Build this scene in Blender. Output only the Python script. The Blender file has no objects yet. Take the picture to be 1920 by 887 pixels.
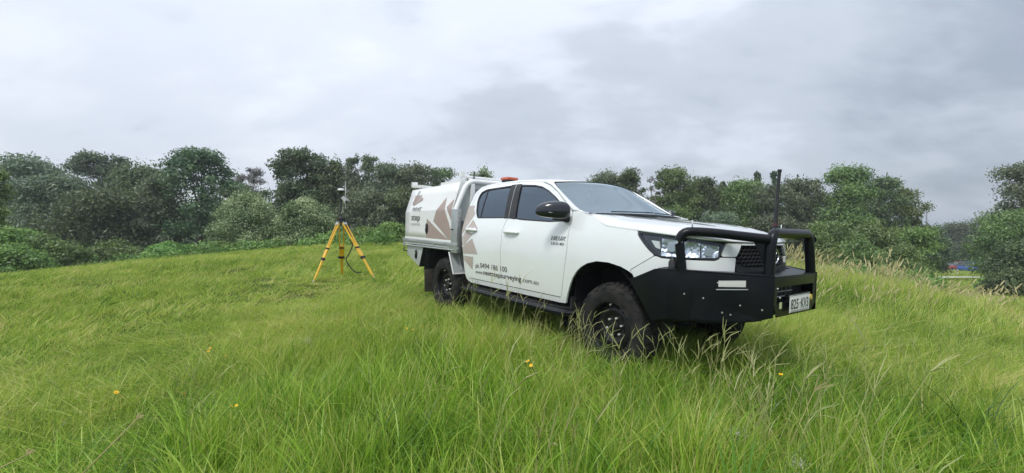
import bpy, bmesh, math, random, bisect
import numpy as np
from mathutils import Vector, Matrix
from mathutils.geometry import delaunay_2d_cdt
scene = bpy.context.scene
COL = scene.collection
R = math.radians

# ---------------------------------------------------------------- camera
CAMZ = 1.6
PITCH = R(-1.0)
cam = bpy.data.cameras.new('camera')
cam.sensor_width = 36.0
cam.lens = 850.0 / 1920.0 * 36.0
cam.clip_start = 0.05
cam.clip_end = 3000.0
camo = bpy.data.objects.new('camera', cam)
COL.objects.link(camo)
camo.location = (0, 0, CAMZ)
camo.rotation_euler = (R(90) + PITCH, 0, 0)
scene.camera = camo

# ---------------------------------------------------------------- sky
world = bpy.data.worlds.new('World')
scene.world = world
world.use_nodes = True
nt = world.node_tree
nt.nodes.clear()
def N(t, kind, **kw):
    n = t.nodes.new(kind)
    for k, v in kw.items():
        if hasattr(n, k):
            setattr(n, k, v)
    return n
def sock(n, name, v):
    n.inputs[name].default_value = v
def math_node(t, op, a, b=None, c=None, clamp=False):
    n = t.nodes.new('ShaderNodeMath'); n.operation = op; n.use_clamp = clamp
    for i, v in enumerate((a, b, c)):
        if v is None: continue
        if isinstance(v, (int, float)): n.inputs[i].default_value = v
        else: t.links.new(v, n.inputs[i])
    return n.outputs[0]
def mixcol(t, fac, a, b, blend='MIX'):
    n = t.nodes.new('ShaderNodeMix'); n.data_type = 'RGBA'; n.blend_type = blend
    for nm, v in (('Factor', fac), ('A', a), ('B', b)):
        s = [q for q in n.inputs if q.name == nm and (q.type == 'RGBA' or nm == 'Factor' and q.type == 'VALUE')][0]
        if isinstance(v, (int, float)): s.default_value = v
        elif isinstance(v, (tuple, list)): s.default_value = (*v[:3], 1)
        else: t.links.new(v, s)
    return [q for q in n.outputs if q.type == 'RGBA'][0]
def ramp(t, fac, stops, interp='LINEAR'):
    n = t.nodes.new('ShaderNodeValToRGB'); n.color_ramp.interpolation = interp
    e = n.color_ramp.elements
    while len(e) < len(stops): e.new(0.5)
    for k, (p, c) in enumerate(stops):
        e[k].position = p
        e[k].color = (c, c, c, 1) if isinstance(c, (int, float)) else (*c[:3], 1)
    t.links.new(fac, n.inputs[0])
    return n.outputs[0]
def noise(t, vec, scale, detail=4, rough=.5, dist=0.0):
    n = t.nodes.new('ShaderNodeTexNoise')
    n.inputs['Scale'].default_value = scale; n.inputs['Detail'].default_value = detail
    n.inputs['Roughness'].default_value = rough; n.inputs['Distortion'].default_value = dist
    if vec is not None: t.links.new(vec, n.inputs['Vector'])
    return n.outputs['Fac']

SUN_EL, SUN_AZ = R(52), R(205)      # behind and to the left of the camera
sky = N(nt, 'ShaderNodeTexSky', sky_type='NISHITA', sun_disc=False, sun_elevation=SUN_EL, sun_rotation=SUN_AZ)
tc = N(nt, 'ShaderNodeTexCoord')
sep = N(nt, 'ShaderNodeSeparateXYZ'); nt.links.new(tc.outputs['Generated'], sep.inputs[0])
zc = math_node(nt, 'MAXIMUM', sep.outputs['Z'], 0.0)
zp = math_node(nt, 'ADD', zc, 0.42)
comb = N(nt, 'ShaderNodeCombineXYZ')
nt.links.new(math_node(nt, 'DIVIDE', sep.outputs['X'], zp), comb.inputs[0])
nt.links.new(math_node(nt, 'DIVIDE', sep.outputs['Y'], zp), comb.inputs[1])
mp = N(nt, 'ShaderNodeMapping'); nt.links.new(comb.outputs[0], mp.inputs[0])
mp.inputs['Location'].default_value = (3.1, 1.7, 0); mp.inputs['Rotation'].default_value = (0, 0, R(24)); mp.inputs['Scale'].default_value = (.8, 1.25, 1)
n_big = noise(nt, mp.outputs[0], .75, 2, .5)
n_mid = noise(nt, mp.outputs[0], 1.9, 6, .54, .2)
n_fine = noise(nt, mp.outputs[0], 5.2, 7, .56, .2)
s1 = math_node(nt, 'MULTIPLY', n_big, .42)
s2 = math_node(nt, 'MULTIPLY_ADD', n_mid, .52, s1)
s3 = math_node(nt, 'MULTIPLY_ADD', n_fine, .20, s2)
# the cloud deck is thicker towards +X (the right hand side of the view)
s4 = math_node(nt, 'MULTIPLY_ADD', sep.outputs['X'], -.13, math_node(nt, 'SUBTRACT', s3, .062))
cloud = ramp(nt, s4, [(.28, (.30, .345, .41)), (.43, (.445, .49, .56)), (.55, (.58, .625, .705)), (.70, (.67, .71, .785))], 'EASE')
# overcast skies grow brighter towards the zenith
lift = math_node(nt, 'MULTIPLY_ADD', zc, 0.85, 0.92)
cl2 = N(nt, 'ShaderNodeVectorMath', operation='SCALE'); nt.links.new(cloud, cl2.inputs[0]); nt.links.new(lift, cl2.inputs['Scale'])
bg1 = N(nt, 'ShaderNodeBackground'); nt.links.new(sky.outputs[0], bg1.inputs[0]); bg1.inputs[1].default_value = .1
bg2 = N(nt, 'ShaderNodeBackground'); nt.links.new(cl2.outputs[0], bg2.inputs[0]); bg2.inputs[1].default_value = 1.0
mx = N(nt, 'ShaderNodeMixShader'); mx.inputs[0].default_value = .93
nt.links.new(bg1.outputs[0], mx.inputs[1]); nt.links.new(bg2.outputs[0], mx.inputs[2])
wo = N(nt, 'ShaderNodeOutputWorld'); nt.links.new(mx.outputs[0], wo.inputs[0])

# ---------------------------------------------------------------- sun (veiled by cloud)
sl = bpy.data.lights.new('sun', 'SUN'); sl.energy = 1.5; sl.angle = R(14); sl.color = (1, .965, .9)
so = bpy.data.objects.new('sun', sl); COL.objects.link(so)
sd = Vector((math.sin(SUN_AZ) * math.cos(SUN_EL), math.cos(SUN_AZ) * math.cos(SUN_EL), math.sin(SUN_EL)))
so.rotation_euler = sd.to_track_quat('Z', 'Y').to_euler()
scene.view_settings.view_transform = 'Standard'
scene.view_settings.look = 'None'
scene.view_settings.exposure = 0.33
scene.view_settings.gamma = 1
scene.cycles.max_bounces = 8
scene.cycles.transparent_max_bounces = 12

# ---------------------------------------------------------------- tagging helpers
def tag(o, label=None, cat=None, group=None, kind=None):
    if label: o['label'] = label
    if cat: o['category'] = cat
    if group: o['group'] = group
    if kind: o['kind'] = kind
    return o
def empty(name, label, cat, loc=(0, 0, 0), group=None, mat=None):
    o = bpy.data.objects.new(name, None); COL.objects.link(o)
    o.empty_display_size = .2
    if mat is not None: o.matrix_world = mat
    else: o.location = loc
    return tag(o, label, cat, group)
def link(name, me, parent=None):
    o = bpy.data.objects.new(name, me); COL.objects.link(o)
    if parent is not None: o.parent = parent
    return o
def from_bm(name, bm, mat, parent=None, smooth=True, angle=None):
    me = bpy.data.meshes.new(name)
    bm.normal_update(); bm.to_mesh(me); bm.free()
    if mat is not None:
        for m in (mat if isinstance(mat, (list, tuple)) else [mat]): me.materials.append(m)
    if smooth:
        me.polygons.foreach_set('use_smooth', [True] * len(me.polygons))
        if angle is not None:
            me.set_sharp_from_angle(angle=R(angle))
    return link(name, me, parent)
def pymesh(name, v, f, mat, parent=None, smooth=False, angle=None):
    me = bpy.data.meshes.new(name); me.from_pydata([tuple(p) for p in v], [], f); me.update()
    if mat is not None: me.materials.append(mat)
    if smooth:
        me.polygons.foreach_set('use_smooth', [True] * len(me.polygons))
        if angle is not None: me.set_sharp_from_angle(angle=R(angle))
    return link(name, me, parent)

# ---------------------------------------------------------------- materials
def principled(name, col, rough=.5, metal=0.0, spec=.5, coat=0.0, bump=None, var=None, ior=None):
    m = bpy.data.materials.new(name); m.use_nodes = True
    t = m.node_tree; b = t.nodes['Principled BSDF']
    b.inputs['Base Color'].default_value = (*col, 1); b.inputs['Roughness'].default_value = rough
    b.inputs['Metallic'].default_value = metal; b.inputs['Specular IOR Level'].default_value = spec
    b.inputs['Coat Weight'].default_value = coat; b.inputs['Coat Roughness'].default_value = .04
    co = t.nodes.new('ShaderNodeTexCoord')
    if var:      # (scale, other colour, amount)
        f = noise(t, co.outputs['Object'], var[0], 5, .6)
        f2 = ramp(t, f, [(.42, 0.0), (.68, var[2])])
        t.links.new(mixcol(t, f2, col, var[1]), b.inputs['Base Color'])
    if bump:     # (scale, strength)
        f = noise(t, co.outputs['Object'], bump[0], 4, .6)
        bn = t.nodes.new('ShaderNodeBump'); bn.inputs['Strength'].default_value = bump[1]; bn.inputs['Distance'].default_value = .004
        t.links.new(f, bn.inputs['Height']); t.links.new(bn.outputs[0], b.inputs['Normal'])
    return m
M = {}
M['white'] = principled('white_paint', (.79, .82, .82), .24, 0, .5, 1.0, var=(2.5, (.66, .66, .60), .22))
M['canopy'] = principled('canopy_white', (.78, .79, .78), .38, 0, .5, .3, var=(3.0, (.62, .62, .58), .25))
M['alloy'] = principled('brushed_aluminium', (.52, .545, .55), .42, .75, .5, var=(6, (.36, .37, .36), .5))
M['silver'] = principled('silver_powder_coat', (.50, .53, .53), .45, .3, .5, var=(5, (.34, .35, .33), .4))
M['black'] = principled('black_powder_coat', (.004, .005, .008), .30, 0, .26, var=(5, (.018, .018, .018), .35), bump=(260, .10))
M['matblack'] = principled('black_plastic', (.02, .022, .026), .55, 0, .4, var=(8, (.05, .048, .042), .5))
M['gloss'] = principled('gloss_black', (.010, .012, .018), .16, 0, .5, .5)
M['rimblack'] = principled('black_steel_rim', (.010, .010, .011), .38, 0, .35)
M['rubber'] = principled('tyre_rubber', (.018, .018, .018), .8, 0, .2, var=(9, (.050, .045, .038), .7), bump=(90, .3))
M['flap'] = principled('dusty_rubber_flap', (.10, .088, .07), .8, 0, .2, var=(7, (.05, .045, .04), .8))
M['under'] = principled('dark_underbody', (.012, .012, .013), .8, 0, .2)
M['brown'] = principled('brown_vinyl', (.37, .278, .240), .42, 0, .5, .3, var=(5, (.28, .19, .16), .3))
M['brownpale'] = principled('pale_brown_vinyl', (.46, .395, .355), .42, 0, .5, .3, var=(5, (.40, .31, .28), .3))
M['ink'] = principled('dark_brown_lettering', (.06, .05, .055), .45)
M['greyink'] = principled('grey_lettering', (.34, .33, .34), .45)
M['chrome'] = principled('chrome', (.75, .77, .80), .12, 1.0)
M['chromegrey'] = principled('reflector_chrome', (.62, .66, .72), .30, .8)
M['bolt'] = principled('zinc_bolt', (.75, .75, .72), .35, .7)
M['amber'] = principled('amber_lens', (.48, .08, .015), .3, 0, .5, .6)
M['platewhite'] = principled('number_plate_white', (.72, .73, .72), .4)
M['plateink'] = principled('number_plate_black', (.02, .02, .025), .4)
M['maroon'] = principled('maroon_lettering', (.09, .03, .035), .45)
M['yellowpaint'] = principled('yellow_paint', (.88, .50, .012), .4, 0, .5, .3, var=(12, (.60, .30, .02), .5))
M['strap'] = principled('black_strap', (.015, .015, .017), .7)
M['seat'] = principled('grey_fabric', (.07, .07, .075), .8)
M['dash'] = principled('dark_dashboard', (.045, .045, .05), .6)
M['lamp'] = principled('frosted_lamp', (.62, .63, .60), .25, 0, .5, .5)
M['stickeryellow'] = principled('yellow_green_sticker', (.55, .58, .30), .5)
M['ledyellow'] = principled('yellow_tow_point', (.62, .46, .10), .4)
M['red'] = principled('faded_red_paint', (.30, .035, .03), .35, 0, .5, .5)
M['blue'] = principled('blue_paint', (.05, .12, .42), .35, 0, .5, .5)
M['greypaint'] = principled('silver_grey_paint', (.35, .38, .40), .35, 0, .5, .5)
M['carglass'] = principled('car_window', (.02, .025, .03), .08, 0, .8)
def glass(name, tint, alpha, ior, rough=.0, refl=(.80, .93, 1)):
    m = bpy.data.materials.new(name); m.use_nodes = True; t = m.node_tree; t.nodes.clear()
    tr = N(t, 'ShaderNodeBsdfTransparent'); tr.inputs[0].default_value = (*tint, 1)
    df = N(t, 'ShaderNodeBsdfDiffuse'); df.inputs[0].default_value = (.02, .022, .025, 1)
    m0 = N(t, 'ShaderNodeMixShader'); m0.inputs[0].default_value = alpha
    t.links.new(tr.outputs[0], m0.inputs[1]); t.links.new(df.outputs[0], m0.inputs[2])
    gl = N(t, 'ShaderNodeBsdfGlossy'); gl.inputs[0].default_value = (*refl, 1); gl.inputs['Roughness'].default_value = rough
    g = N(t, 'ShaderNodeNewGeometry'); dp = N(t, 'ShaderNodeVectorMath', operation='DOT_PRODUCT')
    t.links.new(g.outputs['Incoming'], dp.inputs[0]); t.links.new(g.outputs['Normal'], dp.inputs[1])
    c1 = math_node(t, 'SUBTRACT', 1.0, math_node(t, 'ABSOLUTE', dp.outputs['Value']), clamp=True)
    r0 = ((ior - 1) / (ior + 1)) ** 2
    fac = math_node(t, 'MULTIPLY_ADD', math_node(t, 'POWER', c1, 5.0), 1 - r0, r0)
    m1 = N(t, 'ShaderNodeMixShader'); t.links.new(fac, m1.inputs[0])
    t.links.new(m0.outputs[0], m1.inputs[1]); t.links.new(gl.outputs[0], m1.inputs[2])
    o = N(t, 'ShaderNodeOutputMaterial'); t.links.new(m1.outputs[0], o.inputs[0])
    return m
M['tint'] = glass('tinted_glass', (.10, .12, .14), .35, 2.35, .015, (.66, .82, .97))
M['wind'] = glass('windscreen_glass', (.60, .68, .68), .05, 3.5, .03)
M['lens'] = glass('clear_lens', (.92, .95, .97), .02, 1.45, .01)
# ================================================================= TERRAIN
CTRL = [(0, 0, 0), (-3, 0, -.08), (3, 0, .02), (0, 2, .10), (-6, 0, -.35), (6, 0, -.02), (-3, 3, .02),
        (.893, 4.10, .30), (-.96, 6.57, .38), (2.2, 5.09, .27), (.35, 7.55, .35),
        (-4.39, 10.0, .40), (-3.10, 10.2, .44), (-4.2, 11.2, .42),
        (-5.5, 18, .88), (-8.5, 18, .76), (-10.8, 18, .56), (-13.2, 17, .36), (-15.2, 16, .18), (-16.9, 15, -.02),
        (-9.6, 8.5, -.28), (-6.2, 5.5, -.22), (-6.2, 8, .0),
        (9, 12, .22), (9.9, 11, -.12), (10.9, 12, -.32), (12.5, 10, -.25), (12.2, 14, -.55), (24.7, 25, -1.25), (44, 45, -3.1), (5.5, 5, .0), (4, 9, .27), (0, 16, .55),
        (-5.5, 30, .0), (-20, 28, -1.6), (0, 40, -1.2), (12, 25, -1.0), (20, 40, -3), (32, 60, -4.6), (55, 70, -5.0), (69, 70, -5.0), (85, 75, -5.0),
        (30, 22, -1.5), (-40, 60, -3), (0, 100, -5), (100, 120, -6), (-100, 100, -5), (100, -50, -3), (-100, -50, -3), (0, -60, -2), (0, -12, -.3), (20, -10, -.8), (-20, -10, -1.2)]
_c = np.array(CTRL, float)
def _tps(r2):
    return np.where(r2 > 1e-9, .5 * r2 * np.log(r2 + 1e-12), 0)
_n = len(_c)
_A = np.zeros((_n + 3, _n + 3))
_d2 = ((_c[:, None, :2] - _c[None, :, :2]) ** 2).sum(-1)
_A[:_n, :_n] = _tps(_d2) + np.eye(_n) * .25
_A[:_n, _n] = 1; _A[:_n, _n + 1:] = _c[:, :2]; _A[_n, :_n] = 1; _A[_n + 1:, :_n] = _c[:, :2].T
_w = np.linalg.solve(_A, np.concatenate([_c[:, 2], [0, 0, 0]]))
def ground(x, y):
    x = np.atleast_1d(np.asarray(x, float)); y = np.atleast_1d(np.asarray(y, float))
    out = np.empty(len(x))
    for a in range(0, len(x), 20000):
        xs, ys = x[a:a + 20000], y[a:a + 20000]
        r2 = (xs[:, None] - _c[None, :, 0]) ** 2 + (ys[:, None] - _c[None, :, 1]) ** 2
        z = _tps(r2) @ _w[:_n] + _w[_n] + xs * _w[_n + 1] + ys * _w[_n + 2]
        d = np.hypot(xs, ys); k = np.clip((d - 110) / 90, 0, 1); k = k * k * (3 - 2 * k)
        out[a:a + 20000] = z * (1 - k) - 6.0 * k
    # small lumps
    out += .018 * np.sin(x * 2.3 + 1.3 * np.sin(y * 1.7)) * np.cos(y * 2.9 + x) * np.clip(1 - np.hypot(x, y) / 60, 0, 1)
    return out
def gz(x, y): return float(ground(x, y)[0])
def at(px, py, d):
    """world point seen at photograph position (px, py), d metres ahead of the camera"""
    return ((px - 960) / 850 * d, d, CAMZ - (py - 428.7) / 850 * d)

def grass_ground_mat():
    m = bpy.data.materials.new('meadow_ground'); m.use_nodes = True; t = m.node_tree; b = t.nodes['Principled BSDF']
    g = N(t, 'ShaderNodeNewGeometry')
    f = noise(t, g.outputs['Position'], .35, 5, .6); f2 = noise(t, g.outputs['Position'], 9, 5, .7)
    c = ramp(t, f, [(.35, (.045, .085, .014)), (.55, (.075, .115, .02)), (.7, (.12, .125, .035))])
    t.links.new(mixcol(t, math_node(t, 'MULTIPLY', f2, .6), c, (.03, .04, .012)), b.inputs['Base Color'])
    b.inputs['Roughness'].default_value = .95; b.inputs['Specular IOR Level'].default_value = .1
    bn = N(t, 'ShaderNodeBump'); bn.inputs['Distance'].default_value = .05; t.links.new(f2, bn.inputs['Height']); t.links.new(bn.outputs[0], b.inputs['Normal'])
    return m
def build_ground():
    rs = np.concatenate([np.linspace(0, 30, 76), np.geomspace(31, 1500, 60)])
    na = 180
    an = np.linspace(0, 2 * np.pi, na, endpoint=False)
    X = (rs[1:, None] * np.sin(an)[None, :]).ravel(); Y = (rs[1:, None] * np.cos(an)[None, :]).ravel()
    Z = ground(X, Y)
    v = np.vstack([[0, 0, gz(0, 0)], np.stack([X, Y, Z], 1)])
    f = []
    for k in range(na): f.append((0, 1 + (k + 1) % na, 1 + k))
    for i in range(len(rs) - 2):
        a = 1 + i * na
        for k in range(na): f.append((a + k, a + (k + 1) % na, a + na + (k + 1) % na, a + na + k))
    o = pymesh('ground', v, f, grass_ground_mat(), None, True); tag(o, kind='structure')
build_ground()
def strip(name, pts, w, mat, dz):
    v = []; f = []
    for i, (x, y) in enumerate(pts):
        a = pts[max(i - 1, 0)]; b = pts[min(i + 1, len(pts) - 1)]
        d = Vector((b[0] - a[0], b[1] - a[1])).normalized(); nx, ny = -d.y, d.x
        for s in (-.5, .5):
            v.append((x + nx * w * s, y + ny * w * s, gz(x, y) + dz))
    for i in range(len(pts) - 1): f.append((2 * i, 2 * i + 1, 2 * i + 3, 2 * i + 2))
    return pymesh(name, v, f, mat)
asph = principled('asphalt', (.055, .055, .058), .9, var=(.8, (.08, .078, .075), .6))
tag(strip('road', [(20 + k * 6, 67.5 + .3 * k) for k in range(22)], 7, asph, .05), kind='structure')
tag(strip('footpath', [(16.5 + k * 1.5, 22 + .25 * k) for k in range(8)], .5, principled('concrete', (.5, .49, .45), .9), .28), kind='structure')

# ================================================================= LEAF MASS BUILDER
def leaf_mat(name, dark, mid, light, trans=.35):
    m = bpy.data.materials.new(name); m.use_nodes = True; t = m.node_tree; t.nodes.clear()
    a = N(t, 'ShaderNodeAttribute', attribute_name='tint')
    c = ramp(t, a.outputs['Fac'], [(0, dark), (.5, mid), (1, light)])
    oi = N(t, 'ShaderNodeObjectInfo')
    hv = N(t, 'ShaderNodeHueSaturation'); t.links.new(c, hv.inputs['Color'])
    t.links.new(math_node(t, 'MULTIPLY_ADD', oi.outputs['Random'], .04, .468), hv.inputs['Hue'])
    t.links.new(math_node(t, 'MULTIPLY_ADD', oi.outputs['Random'], .35, .8), hv.inputs['Value'])
    d = N(t, 'ShaderNodeBsdfDiffuse'); tr = N(t, 'ShaderNodeBsdfTranslucent'); g = N(t, 'ShaderNodeBsdfGlossy'); g.inputs['Roughness'].default_value = .45
    t.links.new(hv.outputs[0], d.inputs[0]); t.links.new(hv.outputs[0], tr.inputs[0])
    m1 = N(t, 'ShaderNodeMixShader'); m1.inputs[0].default_value = trans; t.links.new(d.outputs[0], m1.inputs[1]); t.links.new(tr.outputs[0], m1.inputs[2])
    m2 = N(t, 'ShaderNodeMixShader'); m2.inputs[0].default_value = .05; t.links.new(m1.outputs[0], m2.inputs[1]); t.links.new(g.outputs[0], m2.inputs[2])
    o = N(t, 'ShaderNodeOutputMaterial'); t.links.new(m2.outputs[0], o.inputs[0])
    return m
def unit(v): return v / (np.linalg.norm(v, axis=1, keepdims=True) + 1e-9)
def leaves(rng, lobes, n, size, aspect=2.2, shell=.35, up=.3, droop=0.0, noisy=.22, tvar=.25, bottom=None):
    """lobes: array (k,6) centre + radii. returns verts (4n,3), tint (n,)"""
    lobes = np.asarray(lobes, float)
    wgt = (lobes[:, 3] * lobes[:, 4] + lobes[:, 3] * lobes[:, 5] + lobes[:, 4] * lobes[:, 5]); wgt /= wgt.sum()
    k = rng.choice(len(lobes), n, p=wgt)
    d = unit(rng.normal(size=(n, 3)))
    rad = 1 - shell * np.abs(rng.normal(size=n)) * .9
    rad = np.clip(rad, .1, 1.0) + rng.normal(size=n) * noisy * .35 + (rng.random(n) < .10) * rng.random(n) * .22
    # lumpy surface
    lump = 1 + noisy * np.sin(d[:, 0] * 5 + k * 1.7) * np.sin(d[:, 1] * 6 + k * 2.3) * np.sin(d[:, 2] * 5 + k)
    c = lobes[k, :3] + d * lobes[k, 3:] * (rad * lump)[:, None]
    nrm = unit(d * .8 + rng.normal(size=(n, 3)) * .75 + np.array([0, 0, up]))
    tdir = unit(np.cross(nrm, rng.normal(size=(n, 3))))
    if droop: tdir = unit(tdir * (1 - droop) + np.array([0, 0, -1.0]) * droop)
    b = unit(np.cross(nrm, tdir))
    s = size * (.6 + .8 * rng.random(n))
    L = tdir * (s * .5 * aspect ** .5)[:, None]; W = b * (s * .5 / aspect ** .5)[:, None]
    v = np.stack([c - L, c + W, c + L, c - W], 1).reshape(-1, 3)
    lt = rng.random(len(lobes))
    tint = np.clip(.5 + (lt[k] - .5) * .5 + rng.normal(size=n) * tvar, 0, 1)
    if bottom is not None:
        keep = c[:, 2] > bottom
        v = v.reshape(-1, 4, 3)[keep].reshape(-1, 3); tint = tint[keep]
    return v, tint
def leaf_mesh(name, v, tint, mat):
    n = len(tint); me = bpy.data.meshes.new(name)
    me.vertices.add(4 * n); me.vertices.foreach_set('co', v.astype(np.float32).ravel())
    me.loops.add(4 * n); me.loops.foreach_set('vertex_index', np.arange(4 * n, dtype=np.int32))
    me.polygons.add(n); me.polygons.foreach_set('loop_start', np.arange(0, 4 * n, 4, dtype=np.int32))
    at_ = me.attributes.new('tint', 'FLOAT', 'FACE'); at_.data.foreach_set('value', tint.astype(np.float32))
    me.update(calc_edges=True); me.materials.append(mat)
    return me
def tube_data(V, Fc, pts, rad, sides=6, cap=True):
    """append a tapered tube to vertex / face lists"""
    base = len(V); pts = [Vector(p) for p in pts]
    ref = Vector((0, 0, 1)) if abs((pts[-1] - pts[0]).normalized().z) < .9 else Vector((1, 0, 0))
    for i, p in enumerate(pts):
        t = (pts[min(i + 1, len(pts) - 1)] - pts[max(i - 1, 0)]).normalized()
        a = t.cross(ref).normalized(); b = t.cross(a).normalized()
        r = rad[i] if hasattr(rad, '__len__') else rad
        for k in range(sides):
            w = 2 * math.pi * k / sides
            V.append(tuple(p + a * (r * math.cos(w)) + b * (r * math.sin(w))))
    for i in range(len(pts) - 1):
        for k in range(sides):
            q = base + i * sides
            Fc.append((q + k, q + (k + 1) % sides, q + sides + (k + 1) % sides, q + sides + k))
    if cap:
        Fc.append(tuple(base + k for k in range(sides))[::-1]); Fc.append(tuple(base + (len(pts) - 1) * sides + k for k in range(sides)))
bark = principled('bark', (.09, .075, .06), .9, bump=(30, .5), var=(6, (.16, .14, .12), .6))
palebark = principled('pale_bark', (.26, .24, .20), .9, bump=(30, .4), var=(6, (.12, .10, .08), .7))
LM = dict(
    deep=leaf_mat('foliage_deep_green', (0.054, 0.088, 0.039), (0.110, 0.173, 0.071), (0.203, 0.290, 0.107)),
    pine=leaf_mat('foliage_pine', (0.048, 0.092, 0.049), (0.103, 0.177, 0.086), (0.189, 0.290, 0.124)),
    blue=leaf_mat('foliage_blue_green', (0.077, 0.122, 0.079), (0.155, 0.227, 0.134), (0.252, 0.344, 0.188)),
    gum=leaf_mat('foliage_olive_gum', (0.069, 0.098, 0.057), (0.147, 0.198, 0.105), (0.256, 0.312, 0.169)),
    mid=leaf_mat('foliage_mid_green', (0.069, 0.125, 0.039), (0.147, 0.244, 0.070), (0.265, 0.388, 0.119)),
    bright=leaf_mat('foliage_bright_green', (0.075, 0.163, 0.033), (0.156, 0.306, 0.062), (0.288, 0.481, 0.125)),
    cream=leaf_mat('foliage_cream_tipped', (0.075, 0.138, 0.057), (0.206, 0.312, 0.125), (0.625, 0.700, 0.413)),
    brown=leaf_mat('foliage_brownish', (.070, .088, .052), (.140, .168, .090), (.235, .265, .150)),
    twig=leaf_mat('foliage_grey_twigs', (.13, .12, .12), (.25, .235, .22), (.40, .38, .35)))

def tree(name, label, px, top, wpx, d, lm, style='round', low=.22, group=None, seed=1, n=9000, size=.2, bk=None, basez=None, dens=1.0):
    """px, top, wpx: where the crown stands and reaches; d: metres ahead"""
    rng = np.random.default_rng(seed)
    x = (px - 960) / 850 * d; zt = CAMZ + (428.7 - top) / 850 * d; w = wpx / 850 * d
    zb = gz(x, d) if basez is None else basez
    H = zt - zb; rw = w / 2
    root = empty(name, label, 'bush' if style == 'bush' else 'tree', (x, d, zb), group)
    lob = []; tips = []
    if style in ('round', 'open', 'gum'):
        k = {'round': 44, 'open': 44, 'gum': 64}[style]
        for i in range(k):
            u = (rng.random() ** .8) if style != 'gum' else rng.random()
            z = H * (low + (1 - low) * u)
            prof = math.sin(math.pi * min(1, max(.12, .18 + .72 * u))) ** .7
            a = rng.random() * 2 * math.pi; rr = rw * prof * (rng.random() ** .5) * .82
            lr = rw * (.22 + .2 * rng.random()) * {'round': 1.05, 'open': .72, 'gum': .75}[style]
            lr = min(lr, H * .2)
            if style == 'gum': lr *= .75 + .5 * rng.random()
            z = min(z, H - lr * .9)
            lob.append((rr * math.cos(a), rr * math.sin(a), z, lr * 1.15, lr * 1.15, lr * .8)); tips.append((rr * math.cos(a), rr * math.sin(a), z))
        lob.append((rng.normal() * .2 * rw, 0, H - rw * .26, rw * .3, rw * .3, rw * .27))
        if style != 'open':      # leafy body behind the outer clumps
            zl = H * low
            for q in (.0, .25, .5, .72):
                zc_ = zl + (H - zl) * (q + .12); pr_ = (.62, .74, .68, .48)[int(q * 4 + .2)] * (.95 if style == 'round' else .8)
                lob.append((rng.normal() * .1 * rw, rng.normal() * .1 * rw, zc_, rw * pr_, rw * pr_, max(.5, (H - zl) * .17)))
                lob.append((rng.normal() * .25 * rw, rng.normal() * .1 * rw, zc_ + .05 * H, rw * pr_ * .8, rw * pr_ * .8, max(.5, (H - zl) * .13)))
    elif style == 'pine':
        k = int(110 * dens)
        for i in range(k):
            u = rng.random()
            z = H * (low + (1 - low) * u)
            prof = math.sin(math.pi * min(1, max(.1, .2 + .70 * u))) ** .6
            a = rng.random() * 2 * math.pi; rr = rw * prof * (rng.random() ** .45) * .95
            lr = rw * (.13 + .10 * rng.random()) + .14
            z = min(z, H - lr * .5)
            lob.append((rr * math.cos(a), rr * math.sin(a), z, lr * 1.2, lr * 1.2, lr * .75)); tips.append((rr * math.cos(a), rr * math.sin(a), z))
    elif style == 'cone':
        for i in range(40):
            u = rng.random(); z = H * (low + (1 - low) * u)
            a = rng.random() * 2 * math.pi; rr = rw * (1 - u) ** .7 * (rng.random() ** .4)
            lr = rw * (.14 + .12 * (1 - u)) + .08
            lob.append((rr * math.cos(a), rr * math.sin(a), min(z, H - lr), lr, lr, lr * 1.1)); tips.append((rr * math.cos(a), rr * math.sin(a), z))
    elif style == 'bush':
        for i in range(34):
            a = rng.random() * 2 * math.pi; u = rng.random() ** .6
            el = math.asin(min(1, rng.random()))
            rr = .78
            cx, cy, cz = rr * rw * math.cos(a) * math.cos(el), rr * rw * math.sin(a) * math.cos(el), H * (.1 + .72 * math.sin(el))
            lr = rw * (.18 + .10 * rng.random())
            lob.append((cx, cy, cz, lr * 1.1, lr * 1.1, min(lr * .8, H * .2))); tips.append((cx, cy, cz))
        lob.append((0, 0, H * .42, rw * .75, rw * .75, H * .45))
    droop = {'round': .15, 'open': .1, 'gum': .45, 'pine': 0, 'cone': .1, 'bush': 0}[style]
    shell = {'bush': .22, 'pine': .6}.get(style, .55)
    v, t = leaves(rng, lob, int(n), size, 2.6 if style != 'bush' else 2.0, shell, .35, droop, .3)
    link('crown', leaf_mesh('crown', v, t, LM[lm]), root)
    V = []; F = []
    tr = max(.05, .022 * H) * (1.0 if style != 'bush' else .8)
    top_z = H * .82 if style != 'bush' else H * .5
    bend = rng.normal(size=2) * rw * .12
    path = [(bend[0] * q * q, bend[1] * q * q, -.3 + q * (top_z + .3)) for q in np.linspace(0, 1, 8)]
    tube_data(V, F, path, [tr * (1 - .8 * q) * (1.25 if q == 0 else 1) for q in np.linspace(0, 1, 8)], 8)
    tp = tips if style == 'pine' else tips[:18]
    for (tx, ty, tz) in tp[:45]:
        q = min(.95, max(.15, (tz / top_z) * (.55 + .3 * rng.random())))
        s = Vector((bend[0] * q * q, bend[1] * q * q, -.3 + q * (top_z + .3))); e = Vector((tx, ty, tz))
        mid = s.lerp(e, .5) + Vector((rng.normal() * .1, rng.normal() * .1, -.06 * (e - s).length))
        r0 = tr * (1 - .8 * q) * .5
        tube_data(V, F, [s, mid, e], [r0, r0 * .6, r0 * .25], 5, False)
    pymesh('trunk' if style != 'bush' else 'stem', V, F, bk or bark, root, True)
    return root
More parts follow.
